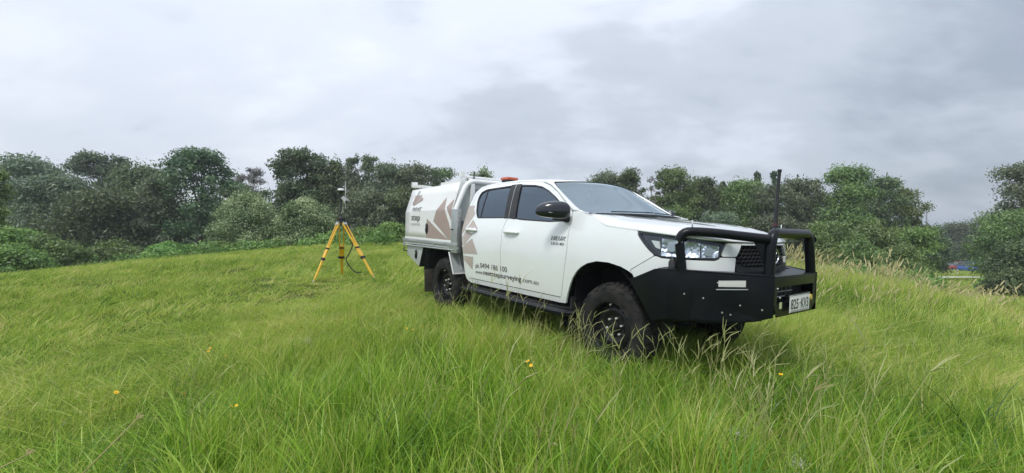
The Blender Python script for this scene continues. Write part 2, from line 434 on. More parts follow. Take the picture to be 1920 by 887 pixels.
# ================================================================= TREES
TL = 'trees along the far edge of the meadow'
trees = [
 # name, label, px, top, wpx, d, mat, style, low, seed, n, size
 ('drooping_tree', 'soft blue-green drooping tree, first large crown from the left edge', 60, 291, 150, 34, 'blue', 'round', .12, 1, 12000, .22),
 ('leafy_tree', 'bright green leafy tree cut off by the left edge of the view', -12, 318, 66, 22, 'bright', 'round', .05, 2, 6000, .17),
 ('drooping_tree', 'rounded blue-green tree with arching layered foliage in front of the left crowns', 112, 326, 150, 30, 'blue', 'round', .08, 3, 11000, .2),
 ('pine_tree', 'dark pine showing only its tufted top above the left trees', 192, 291, 120, 44, 'pine', 'pine', .45, 4, 9000, .24),
 ('broad_tree', 'broad dark grey-green tree left of the tall spreading pine', 268, 306, 170, 33, 'deep', 'round', .06, 5, 13000, .2),
 ('broad_tree', 'low dark tree filling the gap under the broad left crowns', 190, 352, 190, 29, 'deep', 'round', .04, 6, 11000, .18),
 ('pine_tree', 'tall spreading pine with a bare dark trunk and sky showing through its crown', 375, 283, 138, 31, 'pine', 'pine', .36, 7, 8000, .2),
 ('broad_tree', 'dull green tree with its crown leaning against the spreading pine trunk', 300, 330, 90, 30, 'gum', 'round', .05, 8, 8000, .17),
 ('bare_tree', 'thin twiggy purple-grey tree between the two pines', 474, 314, 76, 40, 'twig', 'open', .4, 9, 3500, .16),
 ('pine_tree', 'dense dark pine with a rounded crown behind the round bushes', 570, 285, 140, 33, 'pine', 'pine', .25, 10, 15000, .22),
 ('leafy_tree', 'slim tree rising right behind the receiver on the tripod', 626, 300, 60, 31, 'deep', 'gum', .1, 11, 5000, .16),
 ('gum_tree', 'small spindly gum with a sparse crown and open sky beside it', 664, 295, 44, 36, 'gum', 'gum', .6, 12, 1500, .17),
 ('gum_tree', 'tall narrow gum right of the spindly gum', 694, 292, 52, 35, 'gum', 'gum', .2, 13, 4200, .16),
 ('gum_tree', 'olive gum tree with pale stems left of the canopy', 728, 304, 88, 34, 'gum', 'gum', .08, 14, 7000, .17),
 ('gum_tree', 'olive gum tree with a ragged top above the rear of the canopy', 778, 306, 98, 35, 'gum', 'gum', .1, 15, 7000, .17),
 ('gum_tree', 'grey-green gum tree showing over the white canopy roof', 822, 313, 90, 36, 'deep', 'gum', .1, 16, 6000, .17),
 ('leafy_tree', 'small green tree top behind the ladder rack on the truck', 905, 314, 70, 40, 'mid', 'round', .1, 17, 4500, .2),
 ('leafy_tree', 'dark undergrowth tree below the olive gums', 690, 352, 120, 30, 'gum', 'gum', .02, 18, 8000, .16),
 ('leafy_tree', 'dark shaded tree behind the truck canopy', 770, 345, 130, 31, 'deep', 'gum', .02, 19, 8000, .17),
 ('gum_tree', 'grey-green tree nearest the windscreen pillar', 1140, 320, 96, 39, 'gum', 'gum', .1, 20, 7500, .19),
 ('gum_tree', 'grey-green tree with a notched top left of the gap of sky', 1184, 316, 74, 38, 'deep', 'gum', .1, 21, 6500, .18),
 ('bare_tree', 'spindly half bare tree in the gap of sky above the bonnet', 1226, 330, 40, 36, 'twig', 'open', .2, 22, 900, .15),
 ('broad_tree', 'largest full green tree above the bonnet', 1262, 315, 104, 36, 'mid', 'gum', .05, 23, 13000, .18),
 ('broad_tree', 'dark tree on the right shoulder of the largest tree above the bonnet', 1318, 332, 64, 37, 'deep', 'gum', .05, 24, 7000, .18),
 ('pine_tree', 'small pointed pine in the dip of the treeline', 1354, 340, 40, 42, 'pine', 'cone', .2, 25, 5000, .2),
 ('pine_tree', 'pointed pine left of the black aerial', 1420, 322, 44, 42, 'pine', 'cone', .2, 26, 5500, .2),
 ('pine_tree', 'pointed pine directly behind the black aerial', 1450, 322, 44, 43, 'pine', 'cone', .2, 27, 5500, .2),
 ('broad_tree', 'soft green tree left of the aerial', 1396, 336, 104, 36, 'mid', 'gum', .04, 28, 9500, .17),
 ('gum_tree', 'brownish thin tree behind the aerial', 1450, 345, 90, 34, 'gum', 'gum', .04, 29, 8000, .16),
 ('gum_tree', 'pale stemmed grey-green tree right of the aerial', 1505, 334, 90, 35, 'gum', 'gum', .05, 30, 9000, .17),
 ('broad_tree', 'tall dense green tree above the right hand end of the bull bar', 1588, 311, 110, 34, 'mid', 'round', .06, 31, 13000, .18),
 ('broad_tree', 'dark tree right of the tall dense tree', 1652, 332, 84, 36, 'deep', 'gum', .05, 32, 9000, .18),
 ('broad_tree', 'last tree before the open sky on the right', 1700, 352, 74, 37, 'mid', 'gum', .05, 33, 8000, .18),
 ('leafy_tree', 'low green tree in front of the dense trees right of the bull bar', 1560, 412, 100, 27, 'mid', 'round', .02, 34, 7500, .14),
 ('leafy_tree', 'low green tree in the middle of the right hand thicket', 1640, 416, 100, 27, 'mid', 'round', .02, 35, 7500, .14),
 ('leafy_tree', 'low bushy tree below the lamp post', 1712, 424, 90, 29, 'bright', 'round', .02, 36, 7000, .14),
 ('leafy_tree', 'light green low tree over the middle of the bonnet', 1262, 385, 90, 30, 'mid', 'round', .03, 37, 8000, .14),
 ('leafy_tree', 'pale green low tree above the front of the bonnet', 1350, 396, 100, 30, 'blue', 'round', .03, 38, 8000, .14),
 ('leafy_tree', 'low green tree under the aerial', 1450, 402, 100, 29, 'gum', 'round', .03, 39, 7500, .14),
 ('leafy_tree', 'grey-green low tree next to the windscreen', 1180, 372, 90, 31, 'deep', 'round', .03, 40, 7500, .15),
 ('leafy_tree', 'rounded distant tree on the skyline left of the right hand trees', 1800, 416, 80, 82, 'deep', 'round', .1, 41, 6500, .28),
 ('leafy_tree', 'taller distant tree joining the right hand trees', 1858, 404, 80, 80, 'deep', 'round', .1, 42, 6500, .28),
 ('leafy_tree', 'low distant tree right of the lamp post', 1756, 422, 70, 84, 'deep', 'round', .1, 43, 6000, .28),
 ('broad_tree', 'tall tree cut off by the right edge of the view', 1930, 303, 130, 27, 'gum', 'gum', .2, 44, 11000, .15),
 ('broad_tree', 'spreading green tree low at the right edge above the parked cars', 1908, 392, 150, 26, 'mid', 'gum', .1, 45, 12000, .13),
 ('leafy_tree', 'dark shady bush at the far right behind the meadow edge', 1905, 452, 110, 21, 'deep', 'round', .02, 46, 8000, .11),
 ('leafy_tree', 'dark tree deep in the shade left of the parked red car', 1735, 440, 84, 40, 'deep', 'round', .02, 47, 8000, .2),
 ('gum_tree', 'slim olive tree filling the treeline between the windscreen trees and the gap of sky', 1165, 330, 60, 41, 'gum', 'gum', .03, 61, 7000, .18),
 ('gum_tree', 'leafy tree with a flat top right of the largest tree above the bonnet', 1318, 341, 112, 40, 'gum', 'gum', .03, 62, 8500, .18),
 ('gum_tree', 'soft tree between the small pointed pine and the aerial', 1356, 350, 104, 39, 'mid', 'gum', .03, 63, 8000, .18),
 ('gum_tree', 'tree closing the treeline just right of the aerial', 1484, 340, 110, 39, 'mid', 'gum', .03, 64, 8500, .18),
 ('gum_tree', 'tree behind the dark one on the right, filling the skyline', 1625, 345, 90, 40, 'deep', 'gum', .03, 65, 8500, .18),
 ('gum_tree', 'tree filling the treeline between the pine and the olive gums', 655, 326, 90, 40, 'deep', 'gum', .03, 66, 7500, .17),
 ('gum_tree', 'tree filling the treeline between the ragged olive gums', 752, 318, 100, 39, 'gum', 'gum', .03, 67, 8000, .17),
 ('broad_tree', 'dark tree between the twiggy tree and the spreading pine', 440, 345, 80, 37, 'deep', 'round', .03, 68, 7500, .2),
 ('leafy_tree', 'tree outside the view on the right', 2050, 330, 180, 30, 'mid', 'round', .1, 48, 7000, .2),
 ('leafy_tree', 'tree outside the view on the left', -120, 310, 180, 32, 'mid', 'round', .1, 49, 7000, .2),
]
for (nm, lb, px, top, wpx, d, lm, st, low, sd_, n, sz) in trees:
    if 'outside' in lb: continue
    tree(nm, lb, px, top, wpx * (1.12 if st == 'gum' and n > 3000 else 1), d, lm, st, low, TL, sd_, n * 1.95, sz * .72, palebark if st in ('gum', 'open') else bark)
BG = 'bushes in front of the trees'
bushes = [
 ('bush', 'large round cream-tipped bush left of the tripod', 462, 346, 140, 22.5, 'cream', 101, 26000, .085),
 ('bush', 'round cream-tipped bush directly behind the tripod', 578, 360, 128, 22, 'cream', 102, 24000, .085),
 ('bush', 'low bright leafy bush at the left edge of the view', 20, 416, 150, 17.5, 'bright', 103, 13000, .10),
 ('bush', 'low leafy bush beside the left edge, second one in', 100, 436, 120, 18, 'mid', 104, 11000, .10),
 ('bush', 'pale leafy bush low at the bottom left of the thicket', 30, 462, 130, 16.5, 'bright', 105, 10000, .09),
 ('bush', 'small dark bush below the broad dark tree', 215, 448, 110, 20, 'mid', 106, 8000, .10),
 ('bush', 'bright green bush behind the rear of the truck', 735, 416, 90, 21, 'bright', 107, 9000, .09),
 ('bush', 'green bush between the tripod and the truck', 688, 424, 70, 21, 'bright', 108, 7000, .09),
 ('bush', 'green bush at the foot of the spreading pine', 320, 452, 90, 20, 'bright', 109, 7500, .09),
 ('bush', 'low green bush left of the round bushes', 405, 452, 90, 20, 'bright', 110, 7500, .09),
 ('bush', 'bush in shade behind the tripod legs', 640, 424, 60, 23, 'mid', 111, 6000, .10),
 ('bush', 'low bush just right of the bull bar', 1540, 432, 70, 20, 'mid', 112, 7000, .09),
 ('bush', 'low bush behind the tall seeding grass', 1610, 440, 90, 20, 'mid', 113, 8000, .09),
 ('bush', 'low bush right of the tall seeding grass', 1690, 450, 100, 21, 'mid', 114, 8000, .09),
 ('bush', 'ragged green bush at the right edge of the meadow', 1912, 500, 110, 15.5, 'deep', 115, 9000, .07),
]
for (nm, lb, px, top, wpx, d, lm, sd_, n, sz) in bushes:
    tree(nm, lb, px, top, wpx, d, lm, 'bush', .05, BG, sd_, n * 1.5, sz * .74)
# the wood behind, reads as one mass
rng = np.random.default_rng(77)
lob = []
for k in range(260):
    a = -1.0 + 2.0 * (k + rng.random()) / 260
    d = 58 + 26 * rng.random()
    if a > .58: d = 86 + 12 * rng.random()
    x = a * 1.25 * d; zt = (4.6 + 2.6 * rng.random()) if x / d < .72 else (-.2 + 2.4 * rng.random())
    zb = gz(x, d)
    r = 2.6 + 1.8 * rng.random()
    lob.append((x, d, (zt + zb) / 2 + .3, r, r, max(1.2, (zt - zb) / 2)))
v, t = leaves(rng, lob, 75000, .42, 2, .25, .3, .1, .3)
tag(link('distant_wood', leaf_mesh('distant_wood', v, t, LM['deep'])), 'dense dark wood closing the view behind the individual trees', 'wood', kind='stuff')
# low undergrowth strip along the meadow edge
lob = []
for (px, py, d) in [(p, 455 + 34 * max(0, (420 - p) / 420) , 19.5) for p in range(-60, 760, 14)]:
    x, y, z = at(px + rng.normal() * 9, py, d + rng.normal() * .9)
    if rng.random() < .22: continue
    r = (.16 + .42 * rng.random() ** 1.6) * (1.25 if px < 200 else 1)
    lob.append((x, y, gz(x, y) + .12 + .25 * rng.random(), r * 1.4, r, r * .8))
for px in range(1500, 1990, 14):
    if 1742 < px < 1862: continue
    x, y, z = at(px + rng.normal() * 5, 470, 17.5 + rng.normal() * .5); r = .4 + .35 * rng.random()
    lob.append((x, y, gz(x, y) + .3, r * 1.3, r, r * .8))
v, t = leaves(rng, lob, 46000, .075, 2, .3, .5, 0, .3)
tag(link('undergrowth', leaf_mesh('undergrowth', v, t, LM['bright'])), 'low leafy undergrowth along the edge of the meadow', 'undergrowth', kind='stuff')

# street lamp / pole beyond the trees
x, y, z = at(1737, 420, 58)
lp = empty('lamp_post', 'thin pale lamp post standing beyond the trees on the right', 'lamp post', (x, y, gz(x, y)))
V = []; F = []; hz = CAMZ + (428.7 - 398) / 850 * 58 - gz(x, y)
tube_data(V, F, [(0, 0, -.2), (0, 0, hz * .5), (0, 0, hz)], [.12, .10, .07], 8); pymesh('pole', V, F, M['alloy'], lp, True, 60)
V = []; F = []; tube_data(V, F, [(0, 0, hz), (-.6, 0, hz + .25), (-1.2, 0, hz + .3)], [.05, .045, .04], 6); pymesh('arm', V, F, M['alloy'], lp, True, 60)
V = []; F = []; tube_data(V, F, [(-1.1, 0, hz + .3), (-1.4, 0, hz + .31), (-1.7, 0, hz + .29)], [.06, .12, .05], 8); pymesh('lamp_head', V, F, M['silver'], lp, True, 60)
# white marker post near the road
x, y, z = at(1796, 504, 40)
mk = empty('marker_post', 'short white marker post in front of the parked red car', 'post', (x, y, gz(x, y)))
V = []; F = []; tube_data(V, F, [(0, 0, -.2), (0, 0, .75), (0, 0, .8)], [.05, .05, .03], 8); pymesh('post', V, F, M['canopy'], mk)
V = []; F = []; tube_data(V, F, [(0, 0, .60), (0, 0, .68)], [.053, .053], 8); pymesh('reflector', V, F, M['red'], mk)

# ================================================================= FAR CARS
def loft(sections, closed=True):
    V = []; F = []; n = len(sections[0])
    for s in sections: V += [tuple(p) for p in s]
    for i in range(len(sections) - 1):
        for k in range(n if closed else n - 1):
            a, b = i * n + k, i * n + (k + 1) % n
            F.append((a, b, b + n, a + n))
    F.append(tuple(range(n))[::-1]); F.append(tuple((len(sections) - 1) * n + k for k in range(n)))
    return V, F
def far_car(label, px, py, d, mat, rot, L=4.3, kind='wagon'):
    x, y, z = at(px, py, d)
    root = empty('parked_car', label, 'car', (x, y, gz(x, y) + .06), 'cars parked beyond the meadow'); root.rotation_euler = (0, 0, rot)
    hl = L / 2
    prof = [(-hl, .45, .75, .80), (-hl + .1, .35, .95, .86), (-hl + .5, .28, 1.02, .88), (-.8, .28, 1.0, .89), (.6, .28, .98, .89), (hl - .9, .28, .95, .88), (hl - .15, .3, .82, .82), (hl, .42, .65, .74)]
    sec = []
    for (xx, z0, z1, w) in prof:
        sec.append([(xx, -w + .08, z0), (xx, -w, z0 + .12), (xx, -w, z1 - .18), (xx, -w + .1, z1), (xx, w - .1, z1), (xx, w, z1 - .18), (xx, w, z0 + .12), (xx, w - .08, z0)])
    V, F = loft(sec); pymesh('body', V, F, mat, root, True, 35)
    g = [(-hl + .15, 1.0, 1.02), (-hl + .45, 1.0, 1.45), (-.2, 1.0, 1.50), (.45, .98, 1.42), (1.15, .95, .97)]
    sec = [[(xx, -.80 + (z1 - z0) * .28, z1), (xx, -.84, z0 - .02), (xx, .84, z0 - .02), (xx, .80 - (z1 - z0) * .28, z1)] for (xx, z0, z1) in g]
    V, F = loft(sec); pymesh('windows', V, F, M['carglass'], root, True, 30)
    sec = [[(xx, -.70, 1.44 + c), (xx, -.66, 1.50 + c), (xx, .66, 1.50 + c), (xx, .70, 1.44 + c)] for xx, c in ((-hl + .40, -.02), (-hl + .7, 0), (-.2, .02), (.42, -.05))]
    V, F = loft(sec); pymesh('roof', V, F, mat, root, True, 40)
    for s in (-1, 1):
        for xx in (-hl + .85, hl - .85):
            V = []; F = []; tube_data(V, F, [(0, -.1 * s, 0), (0, -.085 * s, 0), (0, .085 * s, 0), (0, .1 * s, 0)], [.26, .32, .32, .26], 18)
            w = pymesh('wheel', V, F, M['rubber'], root, True, 40); w.location = (xx, s * .80, .32)
            V = []; F = []; tube_data(V, F, [(0, -.11, 0), (0, .11, 0)], [.19, .19], 14); pymesh('rim', V, F, M['alloy'], w, True, 40)
    for s in (-1, 1):
        V, F = loft([[(hl - .12, s * .62 - .14, .62), (hl - .12, s * .62 + .14, .62), (hl - .12, s * .62 + .14, .76), (hl - .12, s * .62 - .14, .76)], [(hl + .01, s * .60 - .12, .63), (hl + .01, s * .60 + .12, .63), (hl + .01, s * .60 + .12, .74), (hl + .01, s * .60 - .12, .74)]])
        pymesh('headlight', V, F, M['lamp'], root)
    return root
far_car('faded red car parked under the trees at the far right', 1797, 508, 68, M['red'], R(180), 4.6)
far_car('blue car parked in front of the faded red car', 1832, 512, 62, M['blue'], R(0), 3.9)
far_car('silver grey car half hidden by foliage right of the blue car', 1882, 512, 63, M['greypaint'], R(0), 4.2)
import math
PLAN=[(-.3,.91),(-.1,.91),(.1,.908),(.3,.892),(.5,.850),(.66,.785),(.79,.685),(.87,.55),(.915,.40),(.94,.20),(.948,0.)]
def _dense():
    P=PLAN+[(.94,-.2)];out=[]
    for i in range(1,len(P)-2):
        p0,p1,p2,p3=P[i-1],P[i],P[i+1],P[i+2]
        for k in range(12):
            t=k/12
            out.append(tuple(.5*((2*p1[j])+(-p0[j]+p2[j])*t+(2*p0[j]-5*p1[j]+4*p2[j]-p3[j])*t*t+(-p0[j]+3*p1[j]-3*p2[j]+p3[j])*t**3) for j in(0,1)))
    out.append(P[-2])
    U=[-.1]
    for a,b in zip(out,out[1:]):U.append(U[-1]+math.hypot(b[0]-a[0],b[1]-a[1]))
    return out,U
_PL,_U=_dense()
UMAX=_U[-1]
ZP=[.3,.5,.6,.8,1.0,1.15,1.25,1.33,1.5,1.65,1.75,1.84]
DP=[.07,.045,.025,.005,0,.01,.03,.055,.11,.17,.215,.29]
NP=[.07,.045,.025,.005,0,.008,.025,.04,.06,.08,.1,.1]
def _i(x,xs,ys):
    if x<=xs[0]:return ys[0]
    if x>=xs[-1]:return ys[-1]
    for k in range(len(xs)-1):
        if x<=xs[k+1]:
            t=(x-xs[k])/(xs[k+1]-xs[k])
            m0=(ys[k+1]-ys[k-1])/(xs[k+1]-xs[k-1]) if k>0 else (ys[1]-ys[0])/(xs[1]-xs[0])
            m1=(ys[k+2]-ys[k])/(xs[k+2]-xs[k]) if k+2<len(xs) else (ys[-1]-ys[-2])/(xs[-1]-xs[-2])
            h=xs[k+1]-xs[k]
            return (2*t**3-3*t*t+1)*ys[k]+(t**3-2*t*t+t)*h*m0+(-2*t**3+3*t*t)*ys[k+1]+(t**3-t*t)*h*m1
def S(u,Z,off=0.0):
    """body side: u runs along the flank (u = X up to the front axle) and round the nose"""
    if u<=-.1:
        x,y,nx,ny=u,.91,0,1
    else:
        uu=min(u,UMAX)
        import bisect
        k=min(max(bisect.bisect_right(_U,uu)-1,0),len(_PL)-2)
        a,b=_PL[k],_PL[k+1];t=(uu-_U[k])/(_U[k+1]-_U[k])
        x=a[0]+(b[0]-a[0])*t;y=a[1]+(b[1]-a[1])*t
        # smoothed normal
        a2=_PL[max(k-2,0)];b2=_PL[min(k+3,len(_PL)-1)]
        dx,dy=b2[0]-a2[0],b2[1]-a2[1];l=math.hypot(dx,dy);nx,ny=-dy/l,dx/l
    w=min(max((u-.3)/.5,0),1);w=w*w*(3-2*w)
    d=_i(Z,ZP,DP)*(1-w)+_i(Z,ZP,NP)*w-off
    return (x-nx*d,y-ny*d,Z)
# ================================================================= TRUCK
# truck axes: X forward (front axle = 0), Y left, Z up from the tyre contact plane
_C = Vector((2.69147, -4.01006, 1.29731))
_Rv = Vector((.60054193, .79902526, .03013329)); _Uv = Vector((-.03912927, -.0082731, .99919991)); _Fv = Vector((-.79863527, .60124054, -.02629693))
_B = Matrix((_Rv, _Uv, _Fv))                                  # truck -> camera basis
_W = Matrix(((1, 0, 0), (0, math.sin(-PITCH), math.cos(PITCH)), (0, math.cos(PITCH), math.sin(PITCH))))   # camera basis -> world
ROT = (_W @ _B)
TM = ROT.to_4x4(); TM.translation = Vector((0, 0, CAMZ)) - ROT @ _C
TI = TM.inverted()
truck = empty('pickup_truck', 'white dual cab pickup truck with black bull bar, parked in the long grass', 'pickup truck', mat=TM)

def dens(poly, step):
    out = []
    for i, a in enumerate(poly):
        b = poly[(i + 1) % len(poly)]; n = max(1, int(math.dist(a, b) / step + .5))
        for k in range(n): out.append((a[0] + (b[0] - a[0]) * k / n, a[1] + (b[1] - a[1]) * k / n))
    return out
def smooth_poly(poly, r=.02, seg=3):
    """round the corners of a polygon"""
    out = []; n = len(poly)
    for i in range(n):
        p0, p1, p2 = Vector(poly[i - 1]), Vector(poly[i]), Vector(poly[(i + 1) % n])
        a, b = p0 - p1, p2 - p1
        if a.length < 1e-6 or b.length < 1e-6: continue
        ang = a.angle(b)
        if ang > R(165): out.append(tuple(p1)); continue
        q = min(r, a.length * .45, b.length * .45)
        s, e = p1 + a.normalized() * q, p1 + b.normalized() * q
        for k in range(seg + 1):
            t = k / seg; w = s.lerp(p1, t).lerp(p1.lerp(e, t), t); out.append(tuple(w))
    return out
def inpoly(x, y, P):
    c = False; j = len(P) - 1
    for i in range(len(P)):
        if (P[i][1] > y) != (P[j][1] > y) and x < (P[j][0] - P[i][0]) * (y - P[i][1]) / (P[j][1] - P[i][1]) + P[i][0]: c = not c
        j = i
    return c
def area(P): return sum(P[i - 1][0] * P[i][1] - P[i][0] * P[i - 1][1] for i in range(len(P))) / 2
def inset(P, d):
    """move a polygon inwards by d"""
    n = len(P); s = 1 if area(P) > 0 else -1; out = []
    for i in range(n):
        p0, p1, p2 = Vector(P[i - 1]), Vector(P[i]), Vector(P[(i + 1) % n])
        e1 = (p1 - p0); e2 = (p2 - p1)
        if e1.length < 1e-7 or e2.length < 1e-7: out.append(tuple(p1)); continue
        e1.normalize(); e2.normalize()
        n1 = Vector((-e1.y, e1.x)) * s; n2 = Vector((-e2.y, e2.x)) * s
        m = n1 + n2
        if m.length < 1e-3: m = n1
        m.normalize(); k = d / max(.4, m.dot(n1)); out.append(tuple(p1 + m * k))
    return out
def panel_geo(outer, holes, fn, step=.055, thick=.02, roll=.0035, bstep=.05):
    """triangulated panel lying on fn(a, b, offset) -> point, rim folded inwards"""
    loops = [dens(outer, bstep)] + [dens(h, bstep) for h in holes]
    pts = []; edges = []
    for lp_ in loops:
        s = len(pts); pts += lp_; edges += [(s + i, s + (i + 1) % len(lp_)) for i in range(len(lp_))]
    x0, x1 = min(p[0] for p in outer), max(p[0] for p in outer); y0, y1 = min(p[1] for p in outer), max(p[1] for p in outer)
    nb = len(pts)
    def bd(p):
        return min(math.dist(p, q) for q in pts[:nb])
    yy = y0 + step * .5; row = 0
    while yy < y1:
        xx = x0 + step * (.5 if row % 2 else 1.0)
        while xx < x1:
            if inpoly(xx, yy, loops[0]) and not any(inpoly(xx, yy, h) for h in loops[1:]) and bd((xx, yy)) > step * .45: pts.append((xx, yy))
            xx += step
        yy += step; row += 1
    V2, E2, F2 = delaunay_2d_cdt([Vector(p) for p in pts], edges, [], 0, 1e-6)[:3]
    tris = []
    for f in F2:
        cx = sum(V2[i][0] for i in f) / 3; cy = sum(V2[i][1] for i in f) / 3
        if inpoly(cx, cy, loops[0]) and not any(inpoly(cx, cy, h) for h in loops[1:]): tris.append(tuple(f))
    V = [Vector(fn(p[0], p[1], 0)) for p in V2]
    F = list(tris)
    # rims
    for li, lp_ in enumerate(loops):
        s = 1 if (area(lp_) > 0) == (li == 0) else -1
        L2 = lp_ if s > 0 else lp_[::-1]
        r1 = inset(L2, -roll if li == 0 else roll) if False else L2
        b = len(V)
        V += [Vector(fn(p[0], p[1], 0)) for p in L2]; V += [Vector(fn(p[0], p[1], -thick)) for p in r1]
        n = len(L2)
        for i in range(n):
            j = (i + 1) % n; F.append((b + j, b + i, b + n + i, b + n + j))
    return V, F
def side_fn(sgn, extra=0.0):
    def fn(a, b, off):
        x, y, z = S(a, b, off + extra); return (x, -y * sgn, z)
    return fn
def panel(name, outer, holes=(), mat='white', parent=None, sides=(1, -1), extra=0.0, round_=.015, gap=.003, fn=None, **kw):
    objs = []
    outer = smooth_poly(inset(outer, gap), round_) if round_ else inset(outer, gap)
    for sg in sides:
        V, F = panel_geo(outer, holes, (fn(sg) if fn else side_fn(sg, extra)), **kw)
        # orientation: first triangle must face away from the truck
        a, b, c = (V[i] for i in F[0]); n = (b - a).cross(c - a); out = Vector((0.35, -sg, .25))
        if n.dot(out) < 0: F = [f[::-1] for f in F]
        o = pymesh(name, V, F, M[mat] if isinstance(mat, str) else mat, parent or truck, True, 50)
        objs.append(o)
    return objs
def box(name, x, y, z, mat, parent=None, bev=.006, rot=None, loc=None):
    bm = bmesh.new(); bmesh.ops.create_cube(bm, size=1)
    for v in bm.verts:
        v.co = Vector(((v.co.x + .5) * (x[1] - x[0]) + x[0], (v.co.y + .5) * (y[1] - y[0]) + y[0], (v.co.z + .5) * (z[1] - z[0]) + z[0]))
    if bev: bmesh.ops.bevel(bm, geom=bm.edges[:], offset=bev, segments=2, profile=.7, affect='EDGES')
    o = from_bm(name, bm, M[mat] if isinstance(mat, str) else mat, parent or truck, True, 35)
    return o
def prism(name, poly, ya, yb, mat, parent=None, bev=.004, axis='Y'):
    """polygon in (X,Z) extruded along Y (or in (X,Y) along Z, or (Y,Z) along X)"""
    def P(p, t): return {'Y': (p[0], t, p[1]), 'Z': (p[0], p[1], t), 'X': (t, p[0], p[1])}[axis]
    bm = bmesh.new(); a = [bm.verts.new(P(p, ya)) for p in poly]; b = [bm.verts.new(P(p, yb)) for p in poly]; n = len(poly)
    bm.faces.new(a); bm.faces.new(b[::-1])
    for i in range(n): bm.faces.new((a[(i + 1) % n], a[i], b[i], b[(i + 1) % n]))
    bmesh.ops.recalc_face_normals(bm, faces=bm.faces[:])
    if bev: bmesh.ops.bevel(bm, geom=[e for e in bm.edges if e.calc_face_angle(0) > .5], offset=bev, segments=2, profile=.7, affect='EDGES')
    return from_bm(name, bm, M[mat] if isinstance(mat, str) else mat, parent or truck, True, 35)
def plate3(name, quad, th, mat, parent=None, bev=.003):
    """flat plate from a 3D polygon, thickened along its normal (th may be negative)"""
    q = [Vector(p) for p in quad]; n = Vector((0, 0, 0))
    for i in range(len(q)): n += (q[i] - q[0]).cross(q[(i + 1) % len(q)] - q[0])
    n.normalize(); bm = bmesh.new(); a = [bm.verts.new(p) for p in q]; b = [bm.verts.new(p - n * th) for p in q]; k = len(q)
    bm.faces.new(a); bm.faces.new(b[::-1])
    for i in range(k): bm.faces.new((a[(i + 1) % k], a[i], b[i], b[(i + 1) % k]))
    bmesh.ops.recalc_face_normals(bm, faces=bm.faces[:])
    if bev: bmesh.ops.bevel(bm, geom=[e for e in bm.edges if e.calc_face_angle(0) > .5], offset=bev, segments=2, profile=.7, affect='EDGES')
    return from_bm(name, bm, M[mat] if isinstance(mat, str) else mat, parent or truck, True, 35)
def curve_pts(pts, r, seg=6):
    """polyline with rounded corners of radius r (3D)"""
    out = [Vector(pts[0])]
    for i in range(1, len(pts) - 1):
        p0, p1, p2 = Vector(pts[i - 1]), Vector(pts[i]), Vector(pts[i + 1]); a, b = p0 - p1, p2 - p1
        q = min(r, a.length * .48, b.length * .48); s, e = p1 + a.normalized() * q, p1 + b.normalized() * q
        for k in range(seg + 1):
            t = k / seg; out.append(s.lerp(p1, t).lerp(p1.lerp(e, t), t))
    out.append(Vector(pts[-1])); return out
def pipe(name, pts, rad, mat, parent=None, sides=16, r=.1):
    V = []; F = []; tube_data(V, F, curve_pts(pts, r) if r else pts, rad, sides)
    return pymesh(name, V, F, M[mat], parent or truck, True, 50)
def my(p): return (p[0], -p[1], p[2])

# ---- outlines measured on the flank, (u along the body, z)
fender = [(-.555, 1.452), (-.46, 1.454), (-.36, 1.420), (-.30, 1.408), (-.271, 1.404), (-.167, 1.345), (-.11, 1.320), (-.057, 1.306), (.081, 1.294), (.28, 1.279), (.279, 1.244), (.338, 1.18), (.398, 1.121), (.453, 1.081),
          (.234, .940), (.262, .905), (.226, .929), (.14, .961), (.006, .985), (-.135, .985), (-.253, .955), (-.33, .915), (-.385, .870), (-.44, .80), (-.476, .729), (-.51, .65), (-.542, .566), (-.552, .529), (-.62, .529), (-.635, .583), (-.605, .61), (-.56, .85), (-.528, 1.058), (-.534, 1.206), (-.54, 1.349), (-.551, 1.422)]
fdoor = [(-1.676, 1.812), (-1.351, 1.803), (-1.17, 1.78), (-1.032, 1.741), (-.873, 1.659), (-.671, 1.523), (-.573, 1.457), (-.551, 1.422), (-.54, 1.349), (-.534, 1.206), (-.528, 1.058), (-.56, .85), (-.605, .61), (-.628, .585), (-1.647, .585), (-1.645, .86), (-1.643, 1.11), (-1.652, 1.238), (-1.625, 1.345), (-1.59, 1.372)]
fwin = [(-1.585, 1.372), (-1.333, 1.349), (-.869, 1.334), (-.666, 1.342), (-.600, 1.362), (-.592, 1.402), (-.628, 1.449), (-.74, 1.524), (-.874, 1.605), (-1.032, 1.685), (-1.163, 1.733), (-1.304, 1.758), (-1.578, 1.777), (-1.668, 1.777)]
rdoor = [(-2.28, 1.802), (-1.714, 1.815), (-1.676, 1.812), (-1.59, 1.372), (-1.625, 1.345), (-1.652, 1.238), (-1.643, 1.11), (-1.645, .86), (-1.647, .585), (-2.35, .585), (-2.395, .62), (-2.43, .72), (-2.47, .95), (-2.495, 1.2), (-2.50, 1.53), (-2.48, 1.69), (-2.41, 1.765)]
rwin = [(-1.602, 1.370), (-1.684, 1.776), (-1.774, 1.776), (-2.281, 1.752), (-2.385, 1.718), (-2.418, 1.66), (-2.412, 1.590), (-2.352, 1.450), (-2.300, 1.385), (-2.264, 1.363)]
corner = [(-2.28, 1.802), (-2.41, 1.765), (-2.48, 1.69), (-2.50, 1.53), (-2.495, 1.2), (-2.47, .95), (-2.43, .72), (-2.395, .62), (-2.35, .585), (-2.36, .527), (-2.41, .542), (-2.455, .597), (-2.475, .703), (-2.498, .904), (-2.543, 1.07), (-2.557, 1.154), (-2.568, 1.30), (-2.566, 1.533), (-2.534, 1.709), (-2.446, 1.790), (-2.35, 1.818)]
